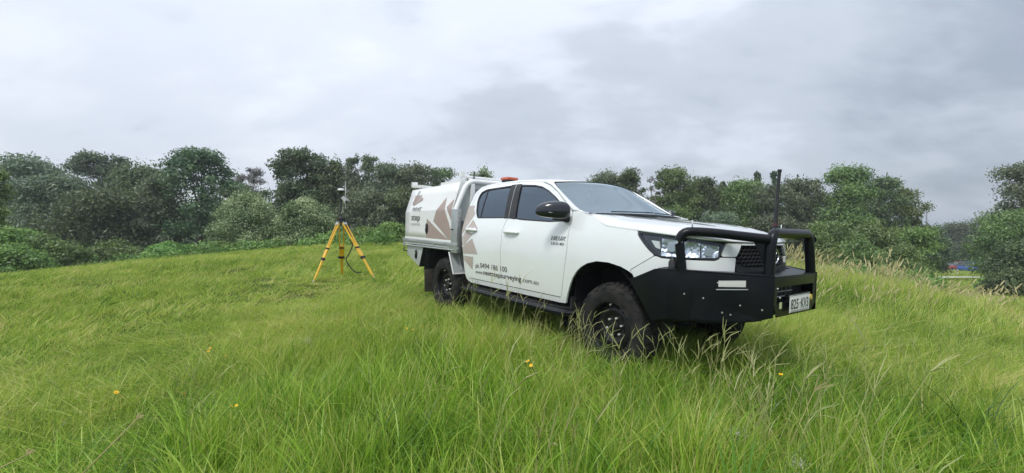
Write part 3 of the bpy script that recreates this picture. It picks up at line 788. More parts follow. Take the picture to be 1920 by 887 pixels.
sill = [(-2.35, .581), (-.632, .581), (-.60, .527), (-2.36, .525)]
fo = panel('front_fender', fender, bstep=.035)
dr = panel('front_door', fdoor, [smooth_poly(fwin, .03)], gap=.0035)
rd = panel('rear_door', rdoor, [smooth_poly(rwin, .03)], gap=.0035)
panel('cab_corner', corner)
panel('sill', sill, gap=.001)
for sg, d_, r_ in ((1, dr[0], rd[0]), (-1, dr[1], rd[1])):
    # window seals, pillar trims and glass, each a piece of its door
    for hole, door, par in ((fwin, d_, 'f'), (rwin, r_, 'r')):
        ho = smooth_poly(hole, .03); hi = inset(ho, .016)
        panel('window_seal', ho, [hi], 'matblack', door, (sg,), -.004, round_=0, gap=-.004, thick=.015)
    panel('pillar_trim', [(-1.466, 1.358), (-1.589, 1.368), (-1.672, 1.786), (-1.574, 1.786)], (), 'matblack', d_, (sg,), .002, round_=0, gap=0, thick=.012)
    panel('pillar_trim', [(-1.596, 1.368), (-1.680, 1.366), (-1.776, 1.784), (-1.680, 1.786)], (), 'matblack', r_, (sg,), .002, round_=0, gap=0, thick=.012)
    panel('window_pane', [(-1.47, 1.350), (-.869, 1.336), (-.66, 1.342), (-.60, 1.362), (-.592, 1.402), (-.628, 1.449), (-.74, 1.524), (-.874, 1.605), (-1.032, 1.685), (-1.163, 1.733), (-1.304, 1.756), (-1.585, 1.777)], (), 'tint', d_, (sg,), -.014, round_=0, gap=.004, thick=.004)
    panel('window_pane', [(-1.68, 1.368), (-1.774, 1.776), (-2.258, 1.752), (-2.214, 1.366)], (), 'tint', r_, (sg,), -.014, round_=0, gap=.004, thick=.004)
    panel('quarter_pane', [(-2.222, 1.366), (-2.266, 1.750), (-2.385, 1.718), (-2.418, 1.66), (-2.412, 1.590), (-2.352, 1.450), (-2.300, 1.385)], (), 'tint', r_, (sg,), -.014, round_=0, gap=.004, thick=.004)
    panel('window_bar', [(-2.212, 1.37), (-2.226, 1.37), (-2.268, 1.750), (-2.252, 1.750)], (), 'matblack', r_, (sg,), -.008, round_=0, gap=0, thick=.01)
    # handles: recessed cup and a rounded grip
    for (u0, u1, z, door) in ((-1.585, -1.325, 1.208, d_), (-2.450, -2.190, 1.213, r_)):
        c = [(u0 + .07 + .075 * math.cos(t), z + .002 + .042 * math.sin(t)) for t in np.linspace(0, 2 * math.pi, 18, endpoint=False)]
        c = [(u0 + .13 + .085 * math.cos(t), z + .002 + .044 * math.sin(t)) for t in np.linspace(0, 2 * math.pi, 18, endpoint=False)]
        panel('handle_cup', c, (), 'greyrecess' if 'greyrecess' in M else 'white', door, (sg,), .0035, round_=0, gap=0, thick=.003)
        V = []; F = []; pts = []; rr = []
        for k in range(13):
            t = k / 12; u = u0 + (u1 - u0) * t
            o_ = .012 + .028 * math.sin(math.pi * t) ** .6
            x, y, zz = S(u, z + .004 * math.sin(math.pi * t), o_); pts.append((x, -y * sg, zz)); rr.append(.020 if .05 < t < .95 else .012)
        tube_data(V, F, pts, rr, 10); pymesh('door_handle', V, F, M['white'], door, True, 60)

# ---- nose: headlights, white bumper, grille surround, grille
hl = [(.283, 1.276), (.281, 1.244), (.338, 1.18), (.398, 1.121), (.453, 1.081), (.509, 1.067), (.61, 1.064), (.92, 1.066), (.952, 1.082), (.98, 1.141), (1.015, 1.203), (.915, 1.212), (.827, 1.222), (.692, 1.238), (.598, 1.249)]
hlo = []
def shrink(P, d): return inset(P, d)
for sg in (1, -1):
    base = panel('headlight', hl, (), 'gloss', None, (sg,), -.035, gap=.004, thick=.03)[0]
    hi = shrink(hl, .014)
    panel('lamp_bezel', hl, [hi], 'matblack', base, (sg,), -.002, gap=.004, thick=.035, round_=0)
    panel('clear_cover', hl, (), 'lens', base, (sg,), .001, gap=.008, thick=.003)
    panel('side_marker', [(.405, 1.203), (.478, 1.197), (.492, 1.132), (.450, 1.146)], (), 'lamp', base, (sg,), -.010, gap=0, thick=.02, round_=.01)
    # faceted reflector bowls
    def bowl(u0, u1, z0, z1, seed, nm):
        rng_ = random.Random(seed); V = []; F = []; nu, nz = 9, 7
        for i in range(nu + 1):
            for j in range(nz + 1):
                a, b = i / nu, j / nz
                zt = z1 - (.012 * (i / nu)) ; zz = z0 + (zt - z0) * b
                dp = -.030 + .022 * (abs(2 * a - 1) ** 2 + abs(2 * b - 1) ** 2) / 2 * 1.6 + rng_.uniform(-.003, .003)
                x, y, z = S(u0 + (u1 - u0) * a, zz, min(dp, -.006)); V.append((x, -y * sg, z))
        for i in range(nu):
            for j in range(nz):
                q = i * (nz + 1) + j; F.append((q, q + 1, q + nz + 2, q + nz + 1) if sg > 0 else (q, q + nz + 1, q + nz + 2, q + 1))
        pymesh(nm, V, F, M['chromegrey'], base)
    bowl(.500, .665, 1.082, 1.220, 1, 'reflector'); bowl(.675, .80, 1.082, 1.205, 2, 'reflector'); bowl(.81, .955, 1.084, 1.185, 3, 'reflector')
    for (u, z, r0) in ((.585, 1.155, .038), (.87, 1.13, .034)):
        V = []; F = []; x, y, zz = S(u, z, -.004); x2, y2, _z = S(u, z, -.03)
        tube_data(V, F, [(x2, -y2 * sg, zz), (x, -y * sg, zz)], [r0 * 1.1, r0], 16); pymesh('bulb_housing', V, F, M['chromegrey'], base, True, 40)
    for k in range(3):
        panel('reflector_fin', [(.50, 1.118 + .03 * k), (.66, 1.110 + .032 * k), (.66, 1.114 + .032 * k), (.50, 1.122 + .03 * k)], (), 'gloss', base, (sg,), -.008, gap=0, thick=.006, round_=0)
bump_ = [(.453, 1.081), (.509, 1.065), (.61, 1.062), (.92, 1.064), (.955, 1.078), (.968, 1.090), (1.113, 1.090), (1.104, 1.024), (1.10, .97), (1.09, .74), (.55, .72), (.34, .76), (.262, .905), (.234, .940)]
panel('bumper', bump_, gap=.0025)
surr = [(.972, 1.094), (.984, 1.141), (1.019, 1.203), (1.18, 1.203), (1.18, 1.185), (1.146, 1.131), (1.117, 1.094)]
panel('grille_surround', surr, gap=.002)
panel('bumper_insert', [(.50, .99), (.60, 1.00), (.70, .985), (.72, .86), (.52, .85)], (), 'matblack', None, (1, -1), .003, gap=0, round_=.03, thick=.01)
top_lip = [(1.182, 1.187), (1.182, 1.201), (UMAX, 1.201), (UMAX, 1.187)]
gl = [(1.104, .97), (1.104, 1.024), (1.118, 1.080), (1.146, 1.131), (1.182, 1.185), (UMAX, 1.185), (UMAX, .97)]
def full_front(name, poly, mat, extra, parent=None, thick=.01):
    V = []; F = []
    for sg in (1, -1):
        v, f = panel_geo(poly, (), side_fn(sg, extra), thick=thick)
        a, b, c = (v[i] for i in f[0])
        if (b - a).cross(c - a).dot(Vector((1, -.3 * sg, 0))) < 0: f = [q[::-1] for q in f]
        o_ = len(V); V += v; F += [tuple(i + o_ for i in q) for q in f]
    return pymesh(name, V, F, M[mat], parent or truck, True, 50)
full_front('grille_lip', top_lip, 'white', .004)
grille = full_front('grille', gl, 'under', -.04)
# honeycomb of the grille, cells about 5 cm
V = []; F = []
hx, hz = .056, .034
for r0 in range(7):
    for c0 in range(22):
        cu = UMAX + (c0 - 10.5) * hx + (hx / 2 if r0 % 2 else 0); czz = 1.01 + r0 * hz * .88
        corners = [(cu + hx * .5 * a, czz + hz * .5 * b) for a, b in ((-1, -.25), (-.3, -.95), (.3, -.95), (1, -.25))]
        for (a, b) in ((0, 1), (1, 2), (2, 3)):
            pa, pb = corners[a], corners[b]
            def okp(p):
                q = (2 * UMAX - p[0], p[1]) if p[0] > UMAX else p
                return inpoly(q[0], q[1], gl)
            if not (okp(pa) and okp(pb)): continue
            def P3(p, off):
                q = p[0] if p[0] <= UMAX else 2 * UMAX - p[0]; x, y, z = S(q, p[1], off)
                return (x, -y if p[0] <= UMAX else y, z)
            tube_data(V, F, [P3(pa, -.018), P3(pb, -.018)], .0055, 5)
pymesh('honeycomb_mesh', V, F, M['matblack'], grille, True, 60)
full_front('grille_bar', [(1.12, .975), (1.115, 1.03), (1.28, 1.005), (UMAX, 1.00), (UMAX, .975)], 'matblack', .006, grille, .03)
# oval emblem of three rings
def ring(cx_, cz_, ra, rb, tr_, nm, par, X=.985):
    V = []; F = []; n = 28; pts = [(X, cx_ + ra * math.cos(2 * math.pi * k / n), cz_ + rb * math.sin(2 * math.pi * k / n)) for k in range(n)]
    b0 = 0
    for k in range(n):
        p = Vector(pts[k]); t = (Vector(pts[(k + 1) % n]) - Vector(pts[k - 1])).normalized(); a = Vector((1, 0, 0)); b = t.cross(a)
        for j in range(6):
            w = 2 * math.pi * j / 6; V.append(tuple(p + a * tr_ * math.cos(w) + b * tr_ * math.sin(w)))
    for k in range(n):
        for j in range(6): F.append((k * 6 + j, k * 6 + (j + 1) % 6, ((k + 1) % n) * 6 + (j + 1) % 6, ((k + 1) % n) * 6 + j))
    return pymesh(nm, V, F, M['chrome'], par, True)
ring(0, 1.095, .105, .070, .009, 'emblem_ring', grille)
ring(0, 1.095, .030, .064, .006, 'emblem_ring', grille)
ring(0, 1.128, .066, .026, .006, 'emblem_ring', grille)

# ---- top surfaces
def sheet(name, rows, mat, parent=None, thick=.0, angle=40):
    V = [p for r_ in rows for p in r_]; n = len(rows[0]); F = []
    for i in range(len(rows) - 1):
        for k in range(n - 1):
            a = i * n + k; F.append((a, a + 1, a + n + 1, a + n))
    a, b, c = (Vector(V[i]) for i in F[0][:3])
    if (b - a).cross(c - a).z < 0: F = [f[::-1] for f in F]
    o = pymesh(name, V, F, M[mat], parent or truck, True, angle)
    if thick:
        m_ = o.modifiers.new('thickness', 'SOLIDIFY'); m_.thickness = thick; m_.offset = -1
    return o
def lerp_table(x, T, k):
    xs = [t[0] for t in T]; return float(np.interp(x, xs, [t[k] for t in T]))
# bonnet: edge table X, half width, edge z, centre z
BON = [(-.42, .76, 1.435, 1.438), (-.33, .792, 1.414, 1.432), (-.25, .828, 1.398, 1.424), (-.167, .848, 1.350, 1.416), (-.11, .856, 1.326, 1.410), (-.05, .860, 1.310, 1.404), (.08, .862, 1.298, 1.392), (.28, .862, 1.283, 1.372), (.45, .846, 1.268, 1.355), (.58, .82, 1.255, 1.335), (.69, .765, 1.242, 1.31), (.78, .695, 1.231, 1.283), (.84, .62, 1.224, 1.262), (.89, .48, 1.216, 1.240), (.925, .30, 1.212, 1.222), (.945, .10, 1.209, 1.212)]
rows = []
for (x, w, ze, zc_) in BON:
    r_ = []
    for k in range(33):
        t = -1 + 2 * k / 32; t = math.copysign(abs(t) ** .8, t); y = w * t
        z = ze + (zc_ - ze) * (1 - abs(t) ** 2.6) ** (1 / 1.9)
        cr = .007 * math.exp(-((abs(y) - (.50 - .05 * (x - .3))) / .035) ** 2) * min(1, max(0, (x + .4) * 4)) * min(1, max(0, (.85 - x) * 4))
        dip = -.010 * math.exp(-(y / .22) ** 2) * min(1, max(0, (.8 - x) * 3))
        r_.append((x + .0 * t, y, z + cr + dip))
    rows.append(r_)
# rear edge follows the curved foot of the windscreen
for i in range(33):
    y = rows[0][i][1]; rows[0][i] = (-.33 - .16 * (1 - (y / .76) ** 2), y, rows[0][i][2] - .0)
bonnet = sheet('bonnet', rows, 'white', thick=.012)
# roof: X, half width, edge z, centre z
ROOF = [(-2.50, .66, 1.762, 1.79), (-2.46, .668, 1.785, 1.822), (-2.38, .662, 1.80, 1.843), (-2.28, .652, 1.805, 1.856), (-2.0, .642, 1.815, 1.870), (-1.714, .637, 1.823, 1.872), (-1.351, .650, 1.806, 1.857), (-1.17, .660, 1.79, 1.838), (-1.05, .652, 1.778, 1.812)]
rows = []
for (x, w, ze, zc_) in ROOF:
    r_ = []
    for k in range(29):
        t = -1 + 2 * k / 28; t = math.copysign(abs(t) ** .75, t)
        z = ze + (zc_ - ze) * (1 - abs(t) ** 2.4) ** (1 / 2.2)
        rib = .005 * (math.sin(abs(w * t) * 22) if abs(t) < .8 and -2.35 < x < -1.2 else 0)
        fx = x + (.13 * (1 - t * t) if x == -1.05 else .05 * (1 - t * t) if x == -1.17 else 0)
        r_.append((fx, w * t, z - rib))
    rows.append(r_)
rows[-1] = [(x, y, 1.778 + (1.796 - 1.778) * (1 - (y / .652) ** 2)) for (x, y, z) in rows[-1]]
roof = sheet('roof', rows, 'white', thick=.015)
# windscreen lines, foot and head
def wsl(t):      # near side edge, t 0 head .. 1 foot  (X, Y, Z)
    T = [(0, -1.035, .640, 1.776), (.2, -.955, .668, 1.715), (.45, -.800, .705, 1.622), (.7, -.640, .738, 1.528), (.88, -.505, .765, 1.462), (1, -.385, .780, 1.420)]
    return [float(np.interp(t, [a[0] for a in T], [a[k] for a in T])) for k in (1, 2, 3)]
rows = []
for i in range(13):
    t = i / 12; x, y, z = wsl(t); r_ = []
    bow = .13 + .03 * t
    for k in range(25):
        s = -1 + 2 * k / 24; r_.append((x + bow * (1 - s * s) * (1 if t < .99 else 1), y * s, z + .030 * (1 - s * s) * (1 - .6 * t)))
    rows.append(r_)
ws = sheet('windscreen', rows, 'wind', angle=80)
rows2 = []
for i in (0, 1):     # black band round the foot of the glass
    pass
V = []; F = []; tube_data(V, F, [(rows[-1][k][0] + .01, rows[-1][k][1], rows[-1][k][2] + .004) for k in range(25)], .010, 6); pymesh('windscreen_seal', V, F, M['matblack'], ws, True, 60)
V = []; F = []; tube_data(V, F, [(rows[0][k][0], rows[0][k][1], rows[0][k][2] + .002) for k in range(25)], .006, 6); pymesh('windscreen_seal', V, F, M['matblack'], ws, True, 60)
for k_ in (0, 24):
    V = []; F = []; tube_data(V, F, [(rows[i][k_][0], rows[i][k_][1], rows[i][k_][2]) for i in range(13)], .006, 6); pymesh('windscreen_seal', V, F, M['matblack'], ws, True, 60)
# wipers
for y0 in (-.52, .10):
    pts = []
    for k in range(9):
        s = (y0 + .62 * k / 8) / .78; t = .965 - .02 * k / 8
        x, y, z = wsl(t); pts.append((x + .155 * (1 - s * s) + .012, y * s, z + .018 + .01 * (1 - s * s)))
    V = []; F = []; tube_data(V, F, pts, .006, 6); pymesh('wiper', V, F, M['matblack'], truck, True, 60)
# A pillars
door_line = [(-1.20, 1.792), (-1.17, 1.783), (-1.032, 1.744), (-.873, 1.662), (-.671, 1.526), (-.573, 1.460), (-.555, 1.453)]
for sg in (1, -1):
    rows = []
    tt = [0, .06, .25, .5, .78, .92, .97]
    for (u, z), t in zip(door_line, tt):
        a = Vector(S(u, z)); a.y *= -sg; b = Vector(wsl(t)); b.y *= -sg
        m = a.lerp(b, .5) + Vector((.012, -sg * .014, .016)); m1 = a.lerp(b, .2) + Vector((.006, -sg * .008, .008)); m2 = a.lerp(b, .82) + Vector((.008, -sg * .006, .012))
        rows.append([tuple(a), tuple(m1), tuple(m), tuple(m2), tuple(b)])
    sheet('windscreen_pillar', rows, 'white', thick=.01)
    # little cowl corner between pillar, bonnet and windscreen
    a = [(-.455, -sg * .775, 1.452), (-.385, -sg * .785, 1.424), (-.30, -sg * .80, 1.412), (-.33, -sg * .72, 1.425), (-.37, -sg * .74, 1.430)]
    plate3('cowl_corner', a, .01, 'white')
box('cowl', (-.50, -.28), (-.74, .74), (1.34, 1.405), 'matblack')
rows = [[(-.35, y, 1.395) for y in np.linspace(-.8, .8, 9)], [(-.46, y, 1.412) for y in np.linspace(-.78, .78, 9)]]
sheet('cowl_panel', rows, 'matblack')
# rear of the cab
plate3('cab_back', [(-2.545, -.86, 1.30), (-2.51, -.665, 1.77), (-2.51, .665, 1.77), (-2.545, .86, 1.30), (-2.47, .86, .56), (-2.47, -.86, .56)], .02, 'white')
# inner black shell, floor and firewall so that gaps read dark
box('floor_pan', (-2.44, -.55), (-.80, .80), (.50, .56), 'under')
plate3('firewall', [(-.50, -.80, .55), (-.50, .80, .55), (-.50, .78, 1.36), (-.50, -.78, 1.36)], .02, 'under')
for sg in (1, -1):
    V, F = panel_geo([(-2.45, .60), (-.60, .60), (-.56, 1.31), (-2.25, 1.32), (-2.48, 1.32), (-2.48, 1.1)], (), side_fn(sg, -.045), thick=.01)
    pymesh('door_lining', V, F, M['seat'], truck)
    V, F = panel_geo([(-1.62, 1.30), (-1.71, 1.80), (-1.60, 1.80), (-1.53, 1.30)], (), side_fn(sg, -.05), thick=.03)
    pymesh('inner_pillar', V, F, M['seat'], truck)
# interior
box('dashboard', (-.92, -.50), (-.72, .72), (1.02, 1.30), 'dash', None, .05)
for y0 in (-.38, .38):
    st = box('front_seat', (-1.72, -1.20), (y0 - .25, y0 + .25), (.80, .98), 'seat', None, .05)
    q = box('seat_back', (-.07, .07), (-.24, .24), (0, .58), 'seat', st, .05); q.location = (-1.70, y0, .95); q.rotation_euler = (0, R(-14), 0)
    q = box('head_rest', (-.05, .05), (-.13, .13), (0, .17), 'seat', st, .04); q.location = (-1.86, y0, 1.54); q.rotation_euler = (0, R(-8), 0)
st = box('rear_seat', (-2.40, -1.95), (-.68, .68), (.80, .98), 'seat', None, .05)
q = box('seat_back', (-2.44, -2.30), (-.66, .66), (.95, 1.48), 'seat', st, .05)
for y0 in (-.4, .4): box('head_rest', (-2.44, -2.34), (y0 - .13, y0 + .13), (1.49, 1.62), 'seat', st, .03)
V = []; F = []
for k in range(25):
    pass
sw = []
for k in range(25):
    a = 2 * math.pi * k / 24; sw.append((-1.02 + .19 * math.sin(a) * -.42, -.38 + .19 * math.cos(a), 1.26 + .19 * math.sin(a) * .9))
tube_data(V, F, sw, .016, 8, False); stw = pymesh('steering_wheel', V, F, M['matblack'], truck, True)
V = []; F = []; tube_data(V, F, [(-1.02, -.38, 1.26), (-.80, -.38, 1.14)], .045, 10); pymesh('column', V, F, M['matblack'], stw, True, 50)
box('rear_view_mirror', (-1.00, -.97), (-.11, .11), (1.62, 1.69), 'matblack', None, .012)
st = box('windscreen_sticker', (-.70, -.697), (.0, .07), (1.66, 1.72), 'platewhite', ws, 0) if False else None

# ---- wheel arch liners and chassis
for sg in (1, -1):
    rows = []
    for k in range(15):
        a = R(200) - R(215) * k / 14
        x, z = -.13 + .50 * math.cos(a), .47 + .525 * math.sin(a)
        rows.append([(x, -sg * y, z) for y in (.87, .80, .60, .42)])
    sheet('wheel_arch_liner', rows, 'matblack', angle=80)
    plate3('arch_inner_wall', [(-.62, -sg * .42, .45), (.50, -sg * .42, .45), (.50, -sg * .42, 1.05), (-.62, -sg * .42, 1.05)], .02, 'under')
    box('chassis_rail', (-4.3, .55), (-sg * .42 - .04, -sg * .42 + .04), (.48, .62), 'under')
plate3('skid_plate', [(.80, -.36, .56), (.80, .36, .56), (-.4, .36, .40), (-.4, -.36, .40)], .01, 'under')
V = []; F = []; tube_data(V, F, [(-3.085, -.70, .40), (-3.085, .70, .40)], .05, 10); ax = pymesh('rear_axle', V, F, M['under'], truck, True)
V = []; F = []; tube_data(V, F, [(-3.085, -.16, .40), (-3.085, -.1, .40), (-3.085, .1, .40), (-3.085, .16, .40)], [.08, .17, .17, .08], 14); pymesh('differential', V, F, M['under'], ax, True)
V = []; F = []; tube_data(V, F, [(0, -.65, .40), (0, .65, .40)], .045, 10); pymesh('front_axle', V, F, M['under'], truck, True)
for s in (-1, 1):
    for k, x0 in enumerate((-3.7, -2.5)):
        pass
    V = []; F = []; tube_data(V, F, curve_pts([(-3.78, s * .50, .58), (-3.085, s * .50, .33), (-2.42, s * .50, .56)], .5), .035, 6); pymesh('leaf_spring', V, F, M['under'], truck, True)

# ---- wheels
def make_wheel(x, sg):
    w = bpy.data.objects.new('wheel', None); COL.objects.link(w); w.parent = truck; w.location = (x, -sg * .735, .40)
    w.rotation_euler = (0, 0, 0 if sg > 0 else math.pi)
    # outer side is -Y in wheel space
    prof = [(.225, -.118), (.235, -.128), (.262, -.137), (.300, -.143), (.335, -.139), (.362, -.128), (.380, -.112), (.389, -.095), (.389, 0), (.389, .095), (.380, .112), (.335, .139), (.262, .137), (.225, .118)]
    bm = bmesh.new(); n = 72; ringv = []
    for k in range(n):
        a = 2 * math.pi * k / n; ringv.append([bm.verts.new((r_ * math.cos(a), y, r_ * math.sin(a))) for (r_, y) in prof])
    for k in range(n):
        A, B = ringv[k], ringv[(k + 1) % n]
        for i in range(len(prof) - 1): bm.faces.new((A[i], A[i + 1], B[i + 1], B[i]))
    # tread blocks
    for k in range(44):
        for (y0, y1, off) in ((-.118, -.066, 0), (-.056, -.006, .5), (.006, .056, 0), (.066, .118, .5)):
            a0 = 2 * math.pi * (k + off) / 44; a1 = a0 + 2 * math.pi / 44 * .68; tw = .012
            ro = .404 if abs(y0) < .06 else .401; vs = []
            for (rr, sh) in ((.385, 0), (ro, .004)):
                for (a, y) in ((a0, y0 + sh), (a0, y1 - sh), (a1, y1 - sh), (a1, y0 + sh)):
                    aa = a + tw * (y / .1); rq = rr - (.014 if abs(y) > .1 and rr > .39 else 0)
                    vs.append(bm.verts.new((rq * math.cos(aa), y, rq * math.sin(aa))))
            bm.faces.new(vs[4:8])
            for i in range(4): bm.faces.new((vs[i], vs[(i + 1) % 4], vs[4 + (i + 1) % 4], vs[4 + i]))
    for k in range(22):      # shoulder lugs on the side wall
        a0 = 2 * math.pi * k / 22; a1 = a0 + .13
        for s in (-1, 1):
            vs = []
            for (r_, y) in ((.352, s * .132), (.384, s * .108)):
                for a in (a0, a1):
                    vs.append(bm.verts.new((r_ * math.cos(a), y + s * .004, r_ * math.sin(a))))
            vs2 = [bm.verts.new(v.co + Vector((0, s * .006, 0))) for v in vs]
            bm.faces.new((vs2[0], vs2[1], vs2[3], vs2[2]))
            for (i, j) in ((0, 1), (1, 3), (3, 2), (2, 0)): bm.faces.new((vs[i], vs[j], vs2[j], vs2[i]))
    bmesh.ops.recalc_face_normals(bm, faces=bm.faces[:])
    from_bm('tyre', bm, M['rubber'], w, True, 30)
    # steel rim with round vent holes
    def disc(prof2, nm, mat, holes=0, hr=.0, hd=0.0, nseg=64, par=w):
        V = []; F = []
        for k in range(nseg):
            a = 2 * math.pi * k / nseg
            for (r_, y) in prof2: V.append((r_ * math.cos(a), y, r_ * math.sin(a)))
        m_ = len(prof2)
        for k in range(nseg):
            for i in range(m_ - 1):
                q = k * m_ + i; p = ((k + 1) % nseg) * m_ + i; F.append((q, p, p + 1, q + 1))
        return pymesh(nm, V, F, M[mat], par, True, 40)
    rim = disc([(.236, -.130), (.242, -.124), (.228, -.116), (.222, -.10), (.215, -.06), (.205, -.03), (.205, .115), (.236, .13)], 'rim', 'rimblack')
    disc([(.212, -.035), (.196, -.048), (.17, -.062), (.150, -.070), (.135, -.066), (.118, -.048), (.095, -.044), (.062, -.046), (.058, -.072), (.050, -.082), (0.0, -.084)], 'wheel_disc', 'rimblack', par=rim)
    for k in range(16):
        a = 2 * math.pi * (k + .5) / 16; V = []; F = []
        c_ = Vector((.176 * math.cos(a), -.0605, .176 * math.sin(a)))
        tube_data(V, F, [c_, c_ + Vector((0, -.003, 0))], [.0125, .0125], 12); pymesh('vent_hole', V, F, M['under'], rim)
    for k in range(6):
        a = 2 * math.pi * (k + .25) / 6; V = []; F = []
        c_ = Vector((.082 * math.cos(a), -.044, .082 * math.sin(a)))
        tube_data(V, F, [c_, c_ + Vector((0, -.024, 0)), c_ + Vector((0, -.029, 0))], [.0115, .0115, .006], 6); pymesh('wheel_nut', V, F, M['bolt'], rim, True, 40)
    V = []; F = []; tube_data(V, F, [(.0, -.105, .212), (.0, -.128, .206)], [.006, .009], 8); pymesh('valve_cap', V, F, M['bolt'], rim, True, 40)
    return w
w0 = make_wheel(0, 1)
def copy_tree(o, parent=None):
    c = o.copy(); COL.objects.link(c); c.parent = parent
    for ch in list(o.children): copy_tree(ch, c)
    return c
for (x, sg) in ((-3.085, 1), (0, -1), (-3.085, -1)):
    c = copy_tree(w0, truck); c.location = (x, -sg * .735, .40); c.rotation_euler = (0, 0 if sg > 0 else 0, 0 if sg > 0 else math.pi)

# ---- bull bar
bb = bpy.data.objects.new('bull_bar', None); COL.objects.link(bb); bb.parent = truck
XF = 1.175
def BP(name, q, th=.006, mat='black'): return plate3(name, q, th, mat, bb, .002)
# front plate built round the winch opening
yL, yR = .392, -.392     # (left, right) ; right side (-Y) is the one seen
def fq(y0, y1, z0, z1): return [(XF, y0, z0), (XF, y1, z0), (XF, y1, z1), (XF, y0, z1)]
BP('front_plate', fq(-.392, .392, .885, .965))
BP('front_plate', [(XF, -.392, .752), (XF, -.340, .652), (XF, .300, .652), (XF, .392, .715), (XF, .392, .752)])
BP('front_plate', fq(-.392, -.345, .752, .885)); BP('front_plate', fq(.33, .392, .752, .885))
BP('top_plate', [(XF, -.392, .965), (XF, .392, .965), (.93, .55, .975), (.93, -.55, .975)], .006)
BP('opening_return', [(XF - .003, -.345, .885), (XF - .003, .33, .885), (XF - .10, .33, .875), (XF - .10, -.345, .875)], .004)
BP('opening_return', [(XF - .003, -.345, .752), (XF - .003, .33, .752), (XF - .10, .33, .757), (XF - .10, -.345, .757)], .004)
box('winch_tray', (XF - .16, XF - .09), (-.345, .33), (.74, .90), 'under', bb, 0)
for k in range(2):
    for j in range(5):
        box('louvre', (XF - .085, XF - .075), (-.26 + j * .075, -.205 + j * .075), (.835 - k * .04, .865 - k * .04), 'matblack', bb, .002)
    pipe('grille_rod', [(XF - .08, -.28, .870 - .04 * k - .045), (XF - .08, .12, .870 - .04 * k - .045)], .005, 'alloy', bb, 6, 0)
for sg in (1, -1):
    def Y(p): return (p[0], -sg * p[1], p[2])
    # wing: main outer plate, folded in two, with a raked rear tail
    BP('wing_plate', [Y(p) for p in ((XF, .392, .965), (.60, .905, .985), (.60, .905, .60), (.92, .60, .585), (1.115, .448, .630), (XF, .392, .655))])
    BP('wing_plate', [Y(p) for p in ((.60, .905, .985), (.50, .925, .975), (.27, .945, .865), (.40, .945, .70), (.48, .925, .56), (.60, .905, .60))])
    BP('wing_top', [Y(p) for p in ((XF, .392, .965), (.60, .905, .985), (.60, .80, .985), (.93, .50, .976))])
    BP('wing_top', [Y(p) for p in ((.60, .905, .985), (.50, .925, .975), (.27, .945, .865), (.29, .90, .875), (.50, .86, .980), (.60, .80, .985))])
    BP('under_guard', [Y(p) for p in ((.92, .60, .585), (1.115, .448, .630), (XF - .02, .38, .70), (.9, .32, .69), (.7, .55, .64), (.60, .905, .60))])
    BP('under_guard', [Y(p) for p in ((.60, .90, .60), (.48, .92, .56), (.48, .55, .50), (.7, .50, .56))])
    e = (Vector((.60, .905, 0)) - Vector((XF, .392, 0))).normalized(); nn = Vector((e.y, -e.x, 0)) * 1.0
    if nn.x < 0: nn = -nn
    def wp(s, z, off=0):  # s metres back from the front corner along the wing
        p = Vector((XF, .392, z)) + e * s + nn * off; return Y(p)
    pipe('edge_fold', [wp(0, .967, .0), wp(.78, .985, .0)], .006, 'black', bb, 8, 0)
    # indicator lamp set into the wing
    lam = plate3('indicator_lamp', [wp(.20, .929, .004), wp(.395, .918, .004), wp(.395, .868, .004), wp(.20, .876, .004)] if sg > 0 else [wp(.20, .929, .004), wp(.395, .918, .004), wp(.395, .868, .004), wp(.20, .876, .004)][::-1], .012, 'lamp', bb, .003)
    for (a0, a1, b0, b1) in ((.185, .41, .932, .937), (.185, .41, .856, .862)):
        q = [wp(a0, b1, .010), wp(a1, b1 - .012, .010), wp(a1, b0 - .012, .010), wp(a0, b0, .010)]
        plate3('lamp_frame', q if sg > 0 else q[::-1], .012, 'silver' if b0 < .9 else 'black', lam, .001)
    for (s_, z_) in ((.08, .71), (.235, .735), (.50, .775), (.64, .80), (.30, .66), (.36, .672), (.40, .90)):
        V = []; F = []; p = Vector(wp(s_, z_, .003)); d_ = Vector(Y(nn)); tube_data(V, F, [p, p + d_ * .006], [.007, .005], 8); pymesh('bolt', V, F, M['bolt'], bb, True, 50)
    # side hoop
    pipe('hoop_tube', [Y((.675, .823, .975)), Y((.648, .850, 1.285)), Y((.80, .705, 1.285)), Y((1.125, .410, 1.245))], .036, 'black', bb, 20, .13)
    # rubber buffer beside the post
    V = []; F = []; tube_data(V, F, [Y((.600, .838, .97)), Y((.600, .838, 1.04)), Y((.600, .838, 1.075))], [.032, .032, .014], 14); pymesh('rubber_buffer', V, F, M['matblack'], bb, True, 50)
    V = []; F = []; tube_data(V, F, [Y((.72, .78, 1.30)), Y((.72, .78, 1.375))], [.006, .006], 8); pymesh('marker_pin', V, F, M['silver'], bb, True)
pipe('hoop_tube', [(1.13, -.388, .95), (1.13, -.380, 1.20), (1.13, -.352, 1.292), (1.13, .30, 1.292), (1.13, .345, 1.18), (1.13, .395, .95)], .038, 'black', bb, 20, .085)
for sg in (1, -1):
    plate3('post_gusset', [(1.125, -sg * .37, 1.235), (1.125, -sg * .37, 1.00), (1.112, -sg * .385, 1.00), (1.035, -sg * .455, 1.225)], .008, 'black', bb)
for y in (-.2, .2):
    pipe('mount_bracket', [(1.0, y, .66), (.85, y, .56)], .03, 'under', bb, 8, 0)
